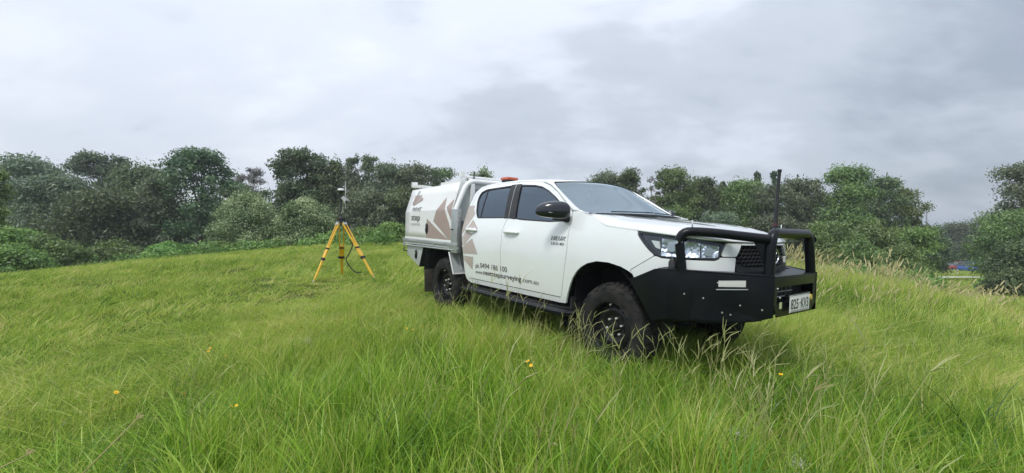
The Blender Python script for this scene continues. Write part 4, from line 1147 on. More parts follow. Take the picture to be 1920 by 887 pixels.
# small fittings on the front plate
sk = plate3('compliance_sticker', [(XF + .003, -.300, .765 - .05), (XF + .003, -.262, .765 - .05), (XF + .003, -.262, .765 + .0), (XF + .003, -.300, .765 + .0)], .002, 'stickeryellow', bb, 0)
V = []; F = []; tube_data(V, F, [(XF + .002, .225, .775), (XF + .03, .225, .775)], [.028, .022], 12); pymesh('tow_point_light', V, F, M['ledyellow'], bb, True, 40)
for (y, z) in ((-.345, .872), (-.30, .80), (-.20, .815)):
    V = []; F = []; tube_data(V, F, [(XF, y, z), (XF + .008, y, z)], [.009, .006], 8); pymesh('bolt', V, F, M['bolt'], bb, True)
# number plate
np_ = box('number_plate', (XF + .026, XF + .030), (-.186, .186), (.676, .812), 'platewhite', bb, .0015)
for zz in (.679, .809): box('plate_border', (XF + .030, XF + .0315), (-.182, .182), (zz - .0015, zz + .0015), 'plateink', np_, 0)
box('plate_bracket', (XF, XF + .026), (-.21, .21), (.805, .822), 'black', bb, .003)

# ---- aerial on the bull bar
ae = bpy.data.objects.new('radio_aerial', None); COL.objects.link(ae); ae.parent = truck
V = []; F = []; tube_data(V, F, [(.985, 0, .97), (.986, 0, 1.00), (.988, 0, 1.02), (.990, 0, 1.20)], [.035, .035, .018, .018], 12); pymesh('spring_mount', V, F, M['matblack'], ae, True, 50)
V = []; F = []; tube_data(V, F, [(.990, 0, 1.20), (.9925, 0, 1.31), (.997, 0, 1.44)], [.019, .020, .018], 14); pymesh('sleeve', V, F, M['matblack'], ae, True, 50)
V = []; F = []; tube_data(V, F, [(.997, 0, 1.44), (1.0, 0, 1.60), (1.008, 0, 1.80)], [.014, .0135, .013], 14); pymesh('rod', V, F, M['matblack'], ae, True, 50)
V = []; F = []; tube_data(V, F, [(1.008, 0, 1.795), (1.0085, 0, 1.818)], [.0165, .0165], 14); pymesh('end_cap', V, F, M['strap'], ae, True, 50)
V = []; F = []; tube_data(V, F, [(.9935, 0, 1.355), (.9945, 0, 1.375)], [.0202, .0202], 14); pymesh('maker_label', V, F, M['maroon'], ae, True, 50)

# ---- door mirrors
for sg in (1, -1):
    mr = bpy.data.objects.new('door_mirror', None); COL.objects.link(mr); mr.parent = truck
    bm = bmesh.new(); bmesh.ops.create_uvsphere(bm, u_segments=36, v_segments=20, radius=1)
    for v in bm.verts:
        x, y, z = v.co
        sx = math.copysign(abs(x) ** .75, x); szz = math.copysign(abs(z) ** .66, z)
        yy = -math.copysign(abs(y) ** .8, y)      # +1 = outer end (towards -Y)
        # x: thickness (forward), y: outwards, z: height
        tz = .094 * (1 - .18 * yy) * (1.0 if z > 0 else .80)
        X_ = sx * (.085 if x > 0 else .045); v.co = Vector((X_ - .092 * yy, -yy * .132, szz * tz + .008 * (1 - yy * yy)))
    sh = from_bm('mirror_shell', bm, M['gloss'], mr, True, 60); sh.location = (-.635, sg * -1.02, 1.437)
    if sg < 0: sh.scale = (1, -1, 1)
    V = []; F = []; tube_data(V, F, [(-.60, -sg * .84, 1.372), (-.62, -sg * .90, 1.375), (-.655, -sg * .99, 1.385)], [.045, .030, .030], 10); pymesh('mirror_arm', V, F, M['matblack'], mr, True, 60)
    gm = plate3('mirror_glass', [(-.622, -sg * .955, 1.395), (-.715, -sg * 1.075, 1.400), (-.715, -sg * 1.075, 1.475), (-.622, -sg * .955, 1.482)], .004, 'chrome', mr, .001)
    panel('mirror_base', [(-.60, 1.345), (-.69, 1.345), (-.74, 1.50), (-.64, 1.445), (-.60, 1.40)], (), 'gloss', mr, (sg,), .002, gap=0, thick=.01)
    V = []; F = []; pts = [(-.575 - .0 * k, -sg * (.905 + .028 * k), 1.408 + .001 * k) for k in range(9)]
    if sg < 0:      # the mirror on the far side is folded in
        mr.matrix_local = Matrix.Translation((-.62, .88, 0)) @ Matrix.Rotation(R(62), 4, 'Z') @ Matrix.Translation((.62, -.88, 0))
    box('indicator_strip', (-.600, -.585), (min(-sg * .93, -sg * 1.10), max(-sg * .93, -sg * 1.10)), (1.423, 1.429), 'silver', mr, .001)

# ---- side steps
for sg in (1, -1):
    def Y(p): return (p[0], -sg * p[1], p[2])
    sp = bpy.data.objects.new('side_step', None); COL.objects.link(sp); sp.parent = truck
    sec = []
    for (x, k, dy) in ((-2.50, .15, -.10), (-2.47, .7, -.05), (-2.42, .95, -.015), (-2.36, 1, 0), (-1.4, 1, 0), (-.56, 1, 0), (-.50, .95, -.01), (-.44, .9, -.06), (-.41, .8, -.09)):
        c_ = .455
        prof = [(.80, c_ + .010), (.82, c_ + .022), (.93, c_ + .028), (.972, c_ + .026), (.995, c_ + .006), (.990, c_ - .022), (.965, c_ - .034), (.86, c_ - .030), (.80, c_ - .016)]
        sec.append([Y((x, p[0] + dy, c_ + (p[1] - c_) * k)) for p in prof])
    V, F = loft(sec); pymesh('step_tube', V, F, M['black'], sp, True, 40)
    o = prism('tread_strip', [(-2.33, -sg * .835), (-2.33, -sg * .925), (-.62, -sg * .925), (-.50, -sg * .835)], .482, .490, 'rubber', sp, .002, 'Z')
    plate3('step_web', [(-2.40, -sg * .845, .484), (-.50, -sg * .845, .484), (-.55, -sg * .70, .515), (-2.36, -sg * .70, .515)], .02, 'matblack', sp)
    plate3('chassis_shade_sheet', [(-2.36, -sg * .72, .52), (-.55, -sg * .72, .52), (-.55, -sg * .70, .38), (-2.36, -sg * .70, .38)], .01, 'under', sp)  # dark sheet added to stand for the shade along the chassis side
    for x in (-2.2, -1.4, -.75):
        plate3('step_bracket', [(x, -sg * .84, .45), (x + .05, -sg * .84, .45), (x + .05, -sg * .60, .56), (x, -sg * .60, .56)], .012, 'under', sp)
    box('mud_flap', (-.525, -.510), (min(-sg * .84, -sg * .62), max(-sg * .84, -sg * .62)), (.22, .60), 'matblack', sp, .002)
    V = []; F = []; tube_data(V, F, [(-.509, -sg * .80, .30), (-.500, -sg * .80, .30)], [.01, .007], 8); pymesh('bolt', V, F, M['bolt'], sp, True)

# ---- tray, canopy, headboard
tray = box('tray', (-4.40, -2.66), (-.90, .90), (.955, 1.005), 'silver', None, .004)
for sg in (1, -1):
    a, b = sorted((-sg * .90, -sg * .932))
    box('side_rail', (-4.42, -2.62), (a, b), (.975, 1.025), 'alloy', tray, .006)
    box('side_rail', (-4.42, -2.62), (min(-sg * .90, -sg * .922), max(-sg * .90, -sg * .922)), (.940, .970), 'silver', tray, .004)
    pipe('rope_rail', [(-4.42, -sg * .925, .915), (-2.72, -sg * .925, .925)], .013, 'alloy', tray, 10, 0)
    for x in (-4.38, -4.12, -3.74, -3.32, -2.86):
        box('rail_hook', (x, x + .022), (min(-sg * .915, -sg * .935), max(-sg * .915, -sg * .935)), (.915, .975), 'alloy', tray, .003)
    for x in (-4.18, -3.28):
        plate3('rail_latch', [(x, -sg * .936, .998), (x + .05, -sg * .936, 1.012), (x + .32, -sg * .936, 1.006), (x + .30, -sg * .936, .992)], .006, 'silver', tray)
    pipe('tail_lamp_guard', [(-4.42, -sg * .90, .96), (-4.42, -sg * .90, .815), (-4.30, -sg * .90, .815)], .010, 'matblack', tray, 8, .01)
for y in (-.42, .42): box('bearer', (-4.35, -2.7), (y - .03, y + .03), (.62, .955), 'under', tray, 0)
for x in (-4.2, -3.7, -2.9): box('cross_bearer', (x, x + .05), (-.86, .86), (.89, .955), 'silver', tray, 0)
# canopy
def ycan(X, Z):
    zc_ = 1.449 + (X + 4.33) * .0245
    return .925 if Z < zc_ else .925 - .31 * (Z - zc_)
def can_fn(extra):
    def mk_(sg):
        def fn(a, b, off): return (a, -sg * (ycan(a, b) + off + extra), b)
        return fn
    return mk_
X0, X1 = -4.335, -2.80
topz = lambda x: 1.812 + .052 * (x - X0) / (X1 - X0) + .0
zc0 = 1.449; zc1 = 1.449 + (X1 + 4.33) * .0245
cano = bpy.data.objects.new('canopy', None); COL.objects.link(cano); cano.parent = truck
# each gull-wing door is one piece, folded along the crease
for sg in (1, -1):
    V = []; F = []
    xs = np.linspace(X0, X1, 9); zs = [1.03, 1.15, 1.3, None, 1.6, 1.72, 'top']
    ring_ = []
    for x in xs:
        for z in zs:
            zc_ = 1.449 + (x + 4.33) * .0245
            zz = zc_ if z is None else topz(x) if z == 'top' else z
            V.append((x, -sg * ycan(x, zz), zz))
    n = len(zs)
    for i in range(len(xs) - 1):
        for k in range(n - 1):
            a = i * n + k; q = (a, a + n, a + n + 1, a + 1); F.append(q if sg > 0 else q[::-1])
    o = pymesh('canopy_door', V, F, M['canopy'], cano, True, 8)
    m_ = o.modifiers.new('thickness', 'SOLIDIFY'); m_.thickness = .025; m_.offset = -1
    # lower frame strip and door seam
    plate3('door_sill', [(X0, -sg * .929, 1.008), (X1, -sg * .929, 1.008), (X1, -sg * .929, 1.052), (X0, -sg * .929, 1.052)] if sg > 0 else [(X0, -sg * .929, 1.008), (X0, -sg * .929, 1.052), (X1, -sg * .929, 1.052), (X1, -sg * .929, 1.008)], .02, 'canopy', cano, .003)
    for z in (1.10, 1.27, 1.20):
        box('hinge', (X0 - .006, X0 + .004), (min(-sg * .90, -sg * .92), max(-sg * .90, -sg * .92)), (z, z + .025), 'alloy', cano, .001)
# body under the doors: roof, back, front
def capsec(x): return [(x, -.80, topz(x)), (x, 0, topz(x) + .015), (x, .80, topz(x))]
prof = lambda x: [(x, -.905, 1.01), (x, -.905, 1.449 + (x + 4.33) * .0245), (x, -.795, topz(x) + .002), (x, -.4, topz(x) + .016), (x, .4, topz(x) + .016), (x, .795, topz(x) + .002), (x, .905, 1.449 + (x + 4.33) * .0245), (x, .905, 1.01)]
V, F = loft([prof(X0 + .003), prof((X0 + X1) / 2), prof(X1 - .003)]); pymesh('canopy_body', V, F, M['canopy'], cano, True, 30)
for sg in (1, -1):
    for (xa, xb, zl, zh, up_) in ((-4.43, -3.66, 1.872, 1.925, 1.955), (-3.40, -2.80, 1.855, 1.895, 1.895)):
        if xa < -4:
            poly = [(xa, 1.865), (xa, up_), (xa + .11, up_ - .002), (xa + .11, 1.912), (xb, 1.850), (xb - .1, 1.835), (-4.12, 1.838), (-4.16, 1.850)]
        else:
            poly = [(xa, 1.84), (xa, 1.889), (xa + .25, 1.895), (xb, 1.915), (xb, 1.85)]
        prism('rack_rail', poly, -sg * .79, -sg * .73, 'canopy', cano, .004)
    box('rack_bolt', (-4.07, -4.045), (min(-sg * .79, -sg * .796), max(-sg * .79, -sg * .796)), (1.848, 1.856), 'matblack', cano, .001)
# handles of canopy and under-tray box
def tlock(x, z, yy, par, w=.045, h=.085):
    V = []; F = []; n = 20
    for (k, o_) in ((1, 0), (.92, .012)):
        for i in range(n):
            a = 2 * math.pi * i / n; V.append((x + w * k * math.cos(a), yy - o_, z + h * k * math.copysign(abs(math.sin(a)) ** .8, math.sin(a))))
    for i in range(n): F.append((i, (i + 1) % n, n + (i + 1) % n, n + i))
    F.append(tuple(range(n, 2 * n))); b = pymesh('lock_handle', V, F, M['matblack'], par, True, 40)
    box('lock_lever', (x - .014, x + .014), (yy - .022, yy - .012), (z - .055, z + .035), 'gloss', b, .004)
    box('key_barrel', (x - .008, x + .008), (yy - .026, yy - .022), (z + .01, z + .024), 'bolt', b, .002)
tlock(-3.543, 1.20, -.925, cano)
# under tray tool box
for sg in (1, -1):
    tb = prism('tool_box', [(-4.305, .90), (-4.30, .765), (-3.885, .612), (-3.80, .612), (-3.72, .90)], -sg * .895, -sg * .55, 'silver', None, .006)
    if sg > 0: tlock(-3.955, .782, -.896, tb, .038, .075)
    else:
        tlock(-3.955, .782, .91, tb, .038, .075)
# mud guards of the rear wheels (sheets across the wheel)
for sg in (1, -1):
    def Y(p): return (p[0], -sg * p[1], p[2])
    g = plate3('rear_mud_guard', [Y(p) for p in ((-3.66, .92, .935), (-3.66, .55, .935), (-3.80, .55, .60), (-3.80, .92, .60))], .006, 'matblack')
    g2 = plate3('rear_mud_guard', [Y(p) for p in ((-3.56, .905, .93), (-3.56, .50, .93), (-3.66, .50, .565), (-3.66, .905, .565))], .006, 'matblack')
    plate3('guard_rib', [Y(p) for p in ((-3.553, .84, .90), (-3.553, .825, .90), (-3.64, .825, .62), (-3.64, .84, .62))], .006, 'under', g2)
    plate3('rubber_flap', [Y(p) for p in ((-3.655, .90, .575), (-3.655, .60, .575), (-3.665, .60, .22), (-3.665, .88, .22))], .006, 'flap')
    f_ = plate3('front_mud_guard', [Y(p) for p in ((-2.86, .925, .89), (-2.86, .45, .89), (-2.72, .45, .597), (-2.72, .925, .597))], .004, 'silver')
    plate3('guard_lip', [Y(p) for p in ((-2.862, .93, .89), (-2.722, .93, .595), (-2.69, .93, .60), (-2.83, .93, .895))], .006, 'canopy', f_)
    plate3('guard_rib', [Y(p) for p in ((-2.822, .79, .84), (-2.822, .775, .84), (-2.738, .775, .65), (-2.738, .79, .65))], .006, 'canopy', f_)
    plate3('guard_lip', [Y(p) for p in ((-2.716, .925, .612), (-2.716, .45, .612), (-2.712, .45, .594), (-2.712, .925, .594))], .006, 'canopy', f_)
pipe('fuel_filler', [(-2.66, -.80, 1.05), (-2.66, -.80, .72), (-2.60, -.72, .68)], .014, 'matblack', None, 8, .03)
# headboard: posts, hoop, mesh panel with louvres
hb = bpy.data.objects.new('headboard', None); COL.objects.link(hb); hb.parent = truck
for sg in (1, -1):
    a, b = sorted((-sg * .865, -sg * .93))
    box('post', (-2.80, -2.635), (a, b), (.888, 1.486), 'alloy', hb, .012)
    for z in (1.30, 1.42, 1.36, 1.22): box('rivet', (-2.642, -2.632), (a + .02, a + .03), (z, z + .008), 'matblack', hb, 0)
    box('hook', (-2.77, -2.75), (min(-sg * .93, -sg * .955), max(-sg * .93, -sg * .955)), (1.20, 1.215), 'matblack', hb, .002)
pipe('hoop', [(-2.75, -.895, 1.47), (-2.75, -.855, 1.56), (-2.75, -.715, 1.885), (-2.75, .715, 1.885), (-2.75, .855, 1.56), (-2.75, .895, 1.47)], .036, 'canopy', hb, 16, .13)
box('back_panel', (-2.775, -2.765), (-.84, .84), (.98, 1.48), 'silver', hb, 0)
plate3('back_panel', [(-2.765, -.835, 1.48), (-2.765, .835, 1.48), (-2.765, .70, 1.86), (-2.765, -.70, 1.86)], .008, 'silver', hb, 0)
for k in range(9):
    z = 1.10 + k * .085; box('louvre', (-2.765, -2.735), (-.60, .60), (z, z + .018), 'alloy', hb, .004)
for y in (-.64, .64): box('brace', (-2.765, -2.72), (y - .03, y + .03), (.98, 1.85), 'canopy', hb, .004)
box('shelf', (-2.765, -2.66), (-.84, -.64), (1.315, 1.335), 'silver', hb, .003)
# ladder rack behind the headboard
lr = bpy.data.objects.new('ladder_rack', None); COL.objects.link(lr); lr.parent = truck
pipe('cross_bar', [(-2.95, -.70, 1.965), (-2.95, .70, 1.965)], .018, 'canopy', lr, 10, 0)
box('end_stop', (-2.98, -2.92), (-.72, -.66), (1.955, 2.035), 'canopy', lr, .004)
box('end_stop', (-2.98, -2.92), (.66, .72), (1.955, 2.035), 'canopy', lr, .004)
pipe('whip_rod', [(-2.93, -.50, 1.90), (-2.93, -.50, 2.045)], .009, 'matblack', lr, 8, 0)
for y in (-.55, .55): box('foot', (-2.97, -2.93), (y - .02, y + .02), (1.86, 1.955), 'canopy', lr, .002)
# beacon on the cab roof
bc = bpy.data.objects.new('warning_beacon', None); COL.objects.link(bc); bc.parent = truck; bc.location = (-2.24, -.37, 1.862)
def bx2(nm, hx_, hy_, z0, z1, mat, k=.9):
    V, F = loft([[(sx * hx_ * q, sy * hy_ * q, z) for sx, sy in ((-1, -1), (1, -1), (1, 1), (-1, 1))] for (z, q) in ((z0, k), (z0 + (z1 - z0) * .3, 1), (z1, .93))])
    o = pymesh(nm, V, F, M[mat], bc, True, 30); m_ = o.modifiers.new('soft_edge', 'BEVEL'); m_.width = .012; m_.segments = 3; return o
bx2('base', .075, .085, -.005, .032, 'matblack', .8); bx2('amber_cover', .08, .093, .032, .066, 'amber', .97)

# ---- vinyl graphics and lettering
def decal(name, poly, mat, par, off=.0035, fn=None, **kw):
    V, F = panel_geo(poly, (), fn or side_fn(1, off), thick=.0012, **kw)
    a, b, c = (V[i] for i in F[0])
    if (b - a).cross(c - a).dot(Vector((.35, -1, .25))) < 0: F = [f[::-1] for f in F]
    return pymesh(name, V, F, M[mat], par, True, 50)
RD = rd[0]
def clipu(P): return P
# the fan of leaves runs over the cab corner and the rear door; each piece is cut at the shut line
cc = [o for o in truck.children if o.name.startswith('cab_corner')][0]
dec = [('A', [(-2.564, 1.533), (-2.508, 1.533), (-2.508, 1.200), (-2.545, 1.145), (-2.556, 1.150), (-2.566, 1.30)], cc),
       ('A', [(-2.492, 1.533), (-2.418, 1.532), (-2.425, 1.50), (-2.352, 1.420), (-2.340, 1.440), (-2.492, 1.225)], RD),
       ('B', [(-2.542, 1.10), (-2.546, 1.098), (-2.508, 1.146), (-2.508, 1.00), (-2.516, .995)], cc),
       ('B', [(-2.492, 1.168), (-2.353, 1.349), (-2.188, 1.231), (-2.492, 1.005)], RD),
       ('C', [(-2.283, 1.104), (-2.138, .911), (-2.462, .899), (-2.470, 1.012)], RD),
       ('C', [(-2.508, .975), (-2.485, .990), (-2.478, .960), (-2.473, .899), (-2.490, .898), (-2.500, .930)], cc),
       ('D', [(-2.458, .868), (-2.243, .868), (-2.268, .702), (-2.440, .800)], RD),
       ('D', [(-2.485, .869), (-2.472, .868), (-2.450, .795), (-2.472, .806)], cc)]
for (nm, P, par) in dec: decal('leaf_graphic', P, 'brownpale' if nm != 'D' else 'brownpale', par)
cfn = can_fn(.0035)(1)
for P in ([(-3.555, 1.350), (-3.56, 1.058), (-2.900, 1.058)],
          [(-3.34, 1.31), (-3.255, 1.467), (-3.048, 1.658), (-3.008, 1.488), (-2.87, 1.29), (-2.812, 1.19), (-2.812, 1.064), (-2.845, 1.060)],
          [(-2.962, 1.517), (-2.83, 1.612), (-2.808, 1.618), (-2.808, 1.33)]):
    # cut at the crease so that both halves lie flat
    decal('leaf_graphic', P, 'brown', cano, fn=cfn, step=.03, bstep=.03)
# little leaf logo at the rear top corner
base_ = (-4.13, 1.535)
for (a0, a1, l0, l1) in ((97, 84, .12, .21), (81, 68, .20, .22), (65, 54, .225, .25), (50, 38, .26, .31), (34, 20, .30, .33), (110, 100, .07, .10)):
    P = [(base_[0] + .03 * math.cos(R((a0 + a1) / 2)), base_[1] + .02 * math.sin(R((a0 + a1) / 2))),
         (base_[0] + l0 * math.cos(R(a0)), base_[1] + l0 * math.sin(R(a0)) * .85), (base_[0] + l1 * math.cos(R((a0 + a1) / 2)) * 1.05, base_[1] + l1 * .9 * math.sin(R((a0 + a1) / 2))), (base_[0] + l1 * math.cos(R(a1)), base_[1] + l1 * math.sin(R(a1)) * .85)]
    decal('logo_leaf', P, 'brown', cano, fn=cfn)
decal('silver_patch', [(-4.10, 1.70), (-4.07, 1.79), (-3.99, 1.79), (-4.02, 1.70)], 'silver', cano, fn=cfn)  # small silver parallelogram near the upper rear corner of the canopy

def text_polys(s, bold=False, shear=0.0):
    cu = bpy.data.curves.new('t', 'FONT'); cu.body = s; cu.size = 1; cu.shear = shear; cu.resolution_u = 3
    if bold: cu.offset = .012
    o = bpy.data.objects.new('t', cu); COL.objects.link(o)
    dg = bpy.context.evaluated_depsgraph_get(); me = bpy.data.meshes.new_from_object(o.evaluated_get(dg))
    vs = [v.co.copy() for v in me.vertices]; fs = [tuple(p.vertices) for p in me.polygons]
    bpy.data.objects.remove(o); bpy.data.curves.remove(cu)
    return vs, fs
def lettering(name, s, a0, a1, b0, h, fn, mat, par, bold=False, shear=0.0, slab=False):
    """text from a0 to a1 along the panel, baseline b0, cap height h"""
    vs, fs = text_polys(s, bold, shear)
    x0 = min(v.x for v in vs); x1 = max(v.x for v in vs)
    V = [Vector(fn(a0 + (v.x - x0) / (x1 - x0) * (a1 - a0), b0 + v.y * h / .73, 0)) for v in vs]
    a, b, c = (V[i] for i in fs[0][:3])
    return pymesh(name, V, fs, M[mat], par)
sf = side_fn(1, .004)
lettering('phone_lettering', 'ph.', -2.187, -2.092, .738, .054, sf, 'ink', truck)
lettering('phone_lettering', '0494 186 100', -2.078, -1.509, .745, .066, sf, 'ink', truck)
lettering('web_lettering', 'www.', -2.196, -2.022, .664, .050, sf, 'ink', truck)
lettering('web_lettering', 'nextstepsurveying', -2.010, -1.248, .666, .062, sf, 'ink', truck, True)
lettering('web_lettering', '.com.au', -1.238, -.952, .668, .052, sf, 'ink', truck)
ctf = can_fn(.004)(1)
lettering('canopy_lettering', 'next', -4.105, -3.765, 1.462, .098, ctf, 'ink', cano, False, .25)
lettering('canopy_lettering', 'step', -4.100, -3.790, 1.318, .105, ctf, 'ink', cano, True)
lettering('canopy_lettering', 'SURVEYING', -4.115, -3.785, 1.238, .036, ctf, 'greyink', cano)
bf = side_fn(1, .007)
lettering('badge_and_shadow', 'HILUX', -.776, -.560, 1.158, .040, bf, 'silver', dr[0], True, .25)
lettering('badge_and_shadow', 'HILUX', -.772, -.556, 1.155, .040, side_fn(1, .004), 'matblack', dr[0], True, .25)  # black copy shifted down behind the letters, their shadow put in as colour
lettering('engine_badge', '2.8 D-4D', -.765, -.575, 1.108, .026, bf, 'matblack', dr[0], True)
pf = lambda a, b, off: (XF + .0315, a, b)
lettering('plate_number', '825', -.168, -.030, .705, .080, pf, 'plateink', np_, True)
lettering('plate_number', 'KV3', .020, .160, .705, .080, pf, 'plateink', np_, True)
box('plate_dot', (XF + .030, XF + .0318), (-.006, .004), (.740, .750), 'plateink', np_, 0)
lettering('plate_state_name', 'QUEENSLAND - SUNSHINE STATE', -.160, .155, .684, .011, pf, 'maroon', np_)
# ================================================================= SURVEY TRIPOD
def rod(V, F, a, b, w, t, up=Vector((0, 1, 0))):
    """flat bar between two points, w wide across, t thick"""
    a, b = Vector(a), Vector(b); d = (b - a).normalized(); s = d.cross(up).normalized(); n = s.cross(d).normalized(); k = len(V)
    for p in (a, b):
        for (i, j) in ((-1, -1), (1, -1), (1, 1), (-1, 1)): V.append(tuple(p + s * (w / 2 * i) + n * (t / 2 * j)))
    F += [(k, k + 3, k + 2, k + 1), (k + 4, k + 5, k + 6, k + 7)] + [(k + i, k + (i + 1) % 4, k + 4 + (i + 1) % 4, k + 4 + i) for i in range(4)]
TX, TY = (640 - 960) / 850 * 10.45, 10.45
TZ = CAMZ + (428.7 - 413.5) / 850 * 10.45
tp = empty('survey_tripod', 'yellow wooden survey tripod with black clamps standing in the grass left of the truck', 'tripod', (TX, TY, gz(TX, TY)))
def tl(p): return Vector(p) - Vector(tp.location)
feet = [at(587, 529, 10.0), at(701.5, 522.5, 10.25), at(641, 519, 11.15)]
for i, ft in enumerate(feet):
    fx, fy, fz = ft; foot = tl((fx, fy, gz(fx, fy) - .02))
    if True: foot = tl(ft)
    c = tl((TX, TY, TZ - .06)); dh = Vector((foot.x - c.x, foot.y - c.y, 0)).normalized(); top = c + dh * .075
    acr = Vector((-dh.y, dh.x, 0)); L = foot - top
    V = []; F = []
    for s in (-1, 1):
        rod(V, F, top + acr * (.052 * s), top + L * .60 + acr * (.040 * s), .026, .030, acr)
    leg = pymesh('leg', V, F, M['yellowpaint'], tp)
    V = []; F = []; rod(V, F, top + L * .40, top + L * .985, .062, .024, dh)
    rod(V, F, top + L * .42 - L.normalized() * .0 , top + L * .43, .10, .028, dh)
    sl_ = pymesh('sliding_leg', V, F, M['yellowpaint'], leg)
    V = []; F = []
    rod(V, F, top + L * .43, top + L * .455, .118, .046, dh); pymesh('leg_clamp', V, F, M['matblack'], leg)
    V = []; F = []
    rod(V, F, top + L * .60, top + L * .640, .128, .05, dh); pymesh('leg_clamp', V, F, M['matblack'], leg)
    V = []; F = []; q = top + L * .62; tube_data(V, F, [q + acr * .06, q + acr * .095], [.018, .018], 8); pymesh('clamp_lever', V, F, M['matblack'], leg, True)
    V = []; F = []; tube_data(V, F, [top + L * .97, top + L * 1.02, top + L * 1.05], [.03, .018, .004], 8); pymesh('foot_spike', V, F, M['silver'], leg, True)
    V = []; F = []; rod(V, F, top - L * .02, top + L * .035, .115, .055, acr.cross(dh) if False else dh); pymesh('leg_hinge', V, F, M['silver'], leg)
V = []; F = []; c = tl((TX, TY, TZ)); tube_data(V, F, [c + Vector((0, 0, -.10)), c + Vector((0, 0, -.06)), c + Vector((0, 0, -.055)), c + Vector((0, 0, -.02)), c + Vector((0, 0, -.015)), c], [.05, .06, .10, .10, .085, .085], 18); pymesh('tripod_head', V, F, M['matblack'], tp, True, 40)
V = []; F = []; p0 = tl((TX + .10, TY - .06, TZ - .08))
sp_ = [p0, p0 + Vector((.16, -.02, -.28)), p0 + Vector((.20, -.03, -.50)), p0 + Vector((.10, -.03, -.70)), p0 + Vector((.02, -.03, -.80)), p0 + Vector((.12, -.03, -.98)), p0 + Vector((.26, -.04, -1.12)), p0 + Vector((.40, -.05, -1.10))]
sp_ = curve_pts(sp_, .12, 5)
for a, b in zip(sp_, sp_[1:]): rod(V, F, a, b, .026, .005)
pymesh('carry_strap', V, F, M['strap'], tp)
rc = empty('gps_receiver', 'white topped satellite survey receiver on a short black pole mounted on the yellow tripod', 'survey receiver', (TX, TY, TZ))
def lathe(nm, prof, mat, par, n=24, ang=35):
    V = []; F = []
    for (z, r_) in prof:
        for k in range(n): V.append((r_ * math.cos(2 * math.pi * k / n), r_ * math.sin(2 * math.pi * k / n), z))
    for i in range(len(prof) - 1):
        for k in range(n): F.append((i * n + k, i * n + (k + 1) % n, (i + 1) * n + (k + 1) % n, (i + 1) * n + k))
    F.append(tuple(range(n))[::-1]); F.append(tuple((len(prof) - 1) * n + k for k in range(n)))
    return pymesh(nm, V, F, M[mat], par, True, ang)
tb = lathe('tribrach', [(.001, .085), (.012, .085), (.014, .04), (.03, .04), (.032, .078), (.052, .078), (.056, .045), (.075, .04), (.10, .022)], 'matblack', rc)
for k in range(3):
    a = 2 * math.pi * k / 3 + .5; V = []; F = []; tube_data(V, F, [(.07 * math.cos(a), .07 * math.sin(a), .012), (.07 * math.cos(a), .07 * math.sin(a), .034)], [.018, .018], 10); pymesh('levelling_screw', V, F, M['strap'], tb, True, 40)
lathe('pole', [(.09, .017), (.60, .017)], 'matblack', rc, 12)
hd = lathe('receiver_body', [(.60, .03), (.62, .05), (.655, .066), (.685, .073), (.690, .073)], 'gloss', rc)
lathe('receiver_cap', [(.690, .0735), (.715, .0735), (.728, .066), (.736, .045), (.738, .0)][:4] + [(.739, .01)], 'canopy', hd)
V = []; F = []; tube_data(V, F, [(0, 0, .47), (.06, -.02, .46), (.12, -.03, .44)], .012, 8); br = pymesh('bracket', V, F, M['matblack'], rc, True)
V = []; F = []; rod(V, F, (.05, -.05, .54), (.14, -.05, .42), .075, .03); pymesh('controller', V, F, M['silver'], br)
V = []; F = []; tube_data(V, F, [(.13, -.05, .43), (.16, -.06, .43)], [.03, .03], 10); pymesh('clamp_knob', V, F, M['matblack'], br, True)
V = []; F = []; rod(V, F, (.14, -.05, .52), (.21, -.05, .44), .012, .012); pymesh('clamp_lever', V, F, M['silver'], br)
V = []; F = []; tube_data(V, F, [(.112, -.03, .24), (.112, -.03, .28), (.112, -.03, .45), (.112, -.03, .90)], [.004, .008, .006, .0045], 8); pymesh('whip_aerial', V, F, M['alloy'], rc, True)
V = []; F = []; rod(V, F, (-.03, 0, .02), (.05, -.02, .30), .012, .012); pymesh('support_rod', V, F, M['alloy'], rc)

# ================================================================= FLOWERS AND NOTABLE WEEDS
petal_m = principled('yellow_petals', (.80, .52, .01), .6)
centre_m = principled('orange_flower_centre', (.75, .38, .01), .7)
stem_m = principled('green_stem', (.09, .16, .03), .7)
dry_m = principled('dry_straw', (.42, .34, .17), .8, var=(20, (.30, .25, .12), .6))
def flower_mesh_set():
    V = []; F = []
    n = 12
    for k in range(n):
        a = 2 * math.pi * k / n; d = Vector((math.cos(a), math.sin(a), .25)); s = Vector((-math.sin(a), math.cos(a), 0)); b = len(V)
        V += [tuple(d * .003 + s * .002), tuple(d * .012 + s * .0045), tuple(d * .019 + Vector((0, 0, .001))), tuple(d * .012 - s * .0045), tuple(d * .003 - s * .002)]
        F.append((b, b + 1, b + 2, b + 3, b + 4))
    p = bpy.data.meshes.new('petals'); p.from_pydata(V, [], F); p.materials.append(petal_m)
    V = []; F = []; tube_data(V, F, [(0, 0, 0), (0, 0, .006), (0, 0, .008)], [.005, .007, .003], 8)
    c = bpy.data.meshes.new('flower_centre'); c.from_pydata(V, [], F); c.materials.append(centre_m)
    V = []; F = []; tube_data(V, F, [(0, 0, 0), (.01, .004, -.15), (.03, .01, -.42)], [.0016, .0018, .002], 5, False)
    s = bpy.data.meshes.new('stem'); s.from_pydata(V, [], F); s.materials.append(stem_m)
    return p, c, s
pm_, cm_, sm_ = flower_mesh_set()
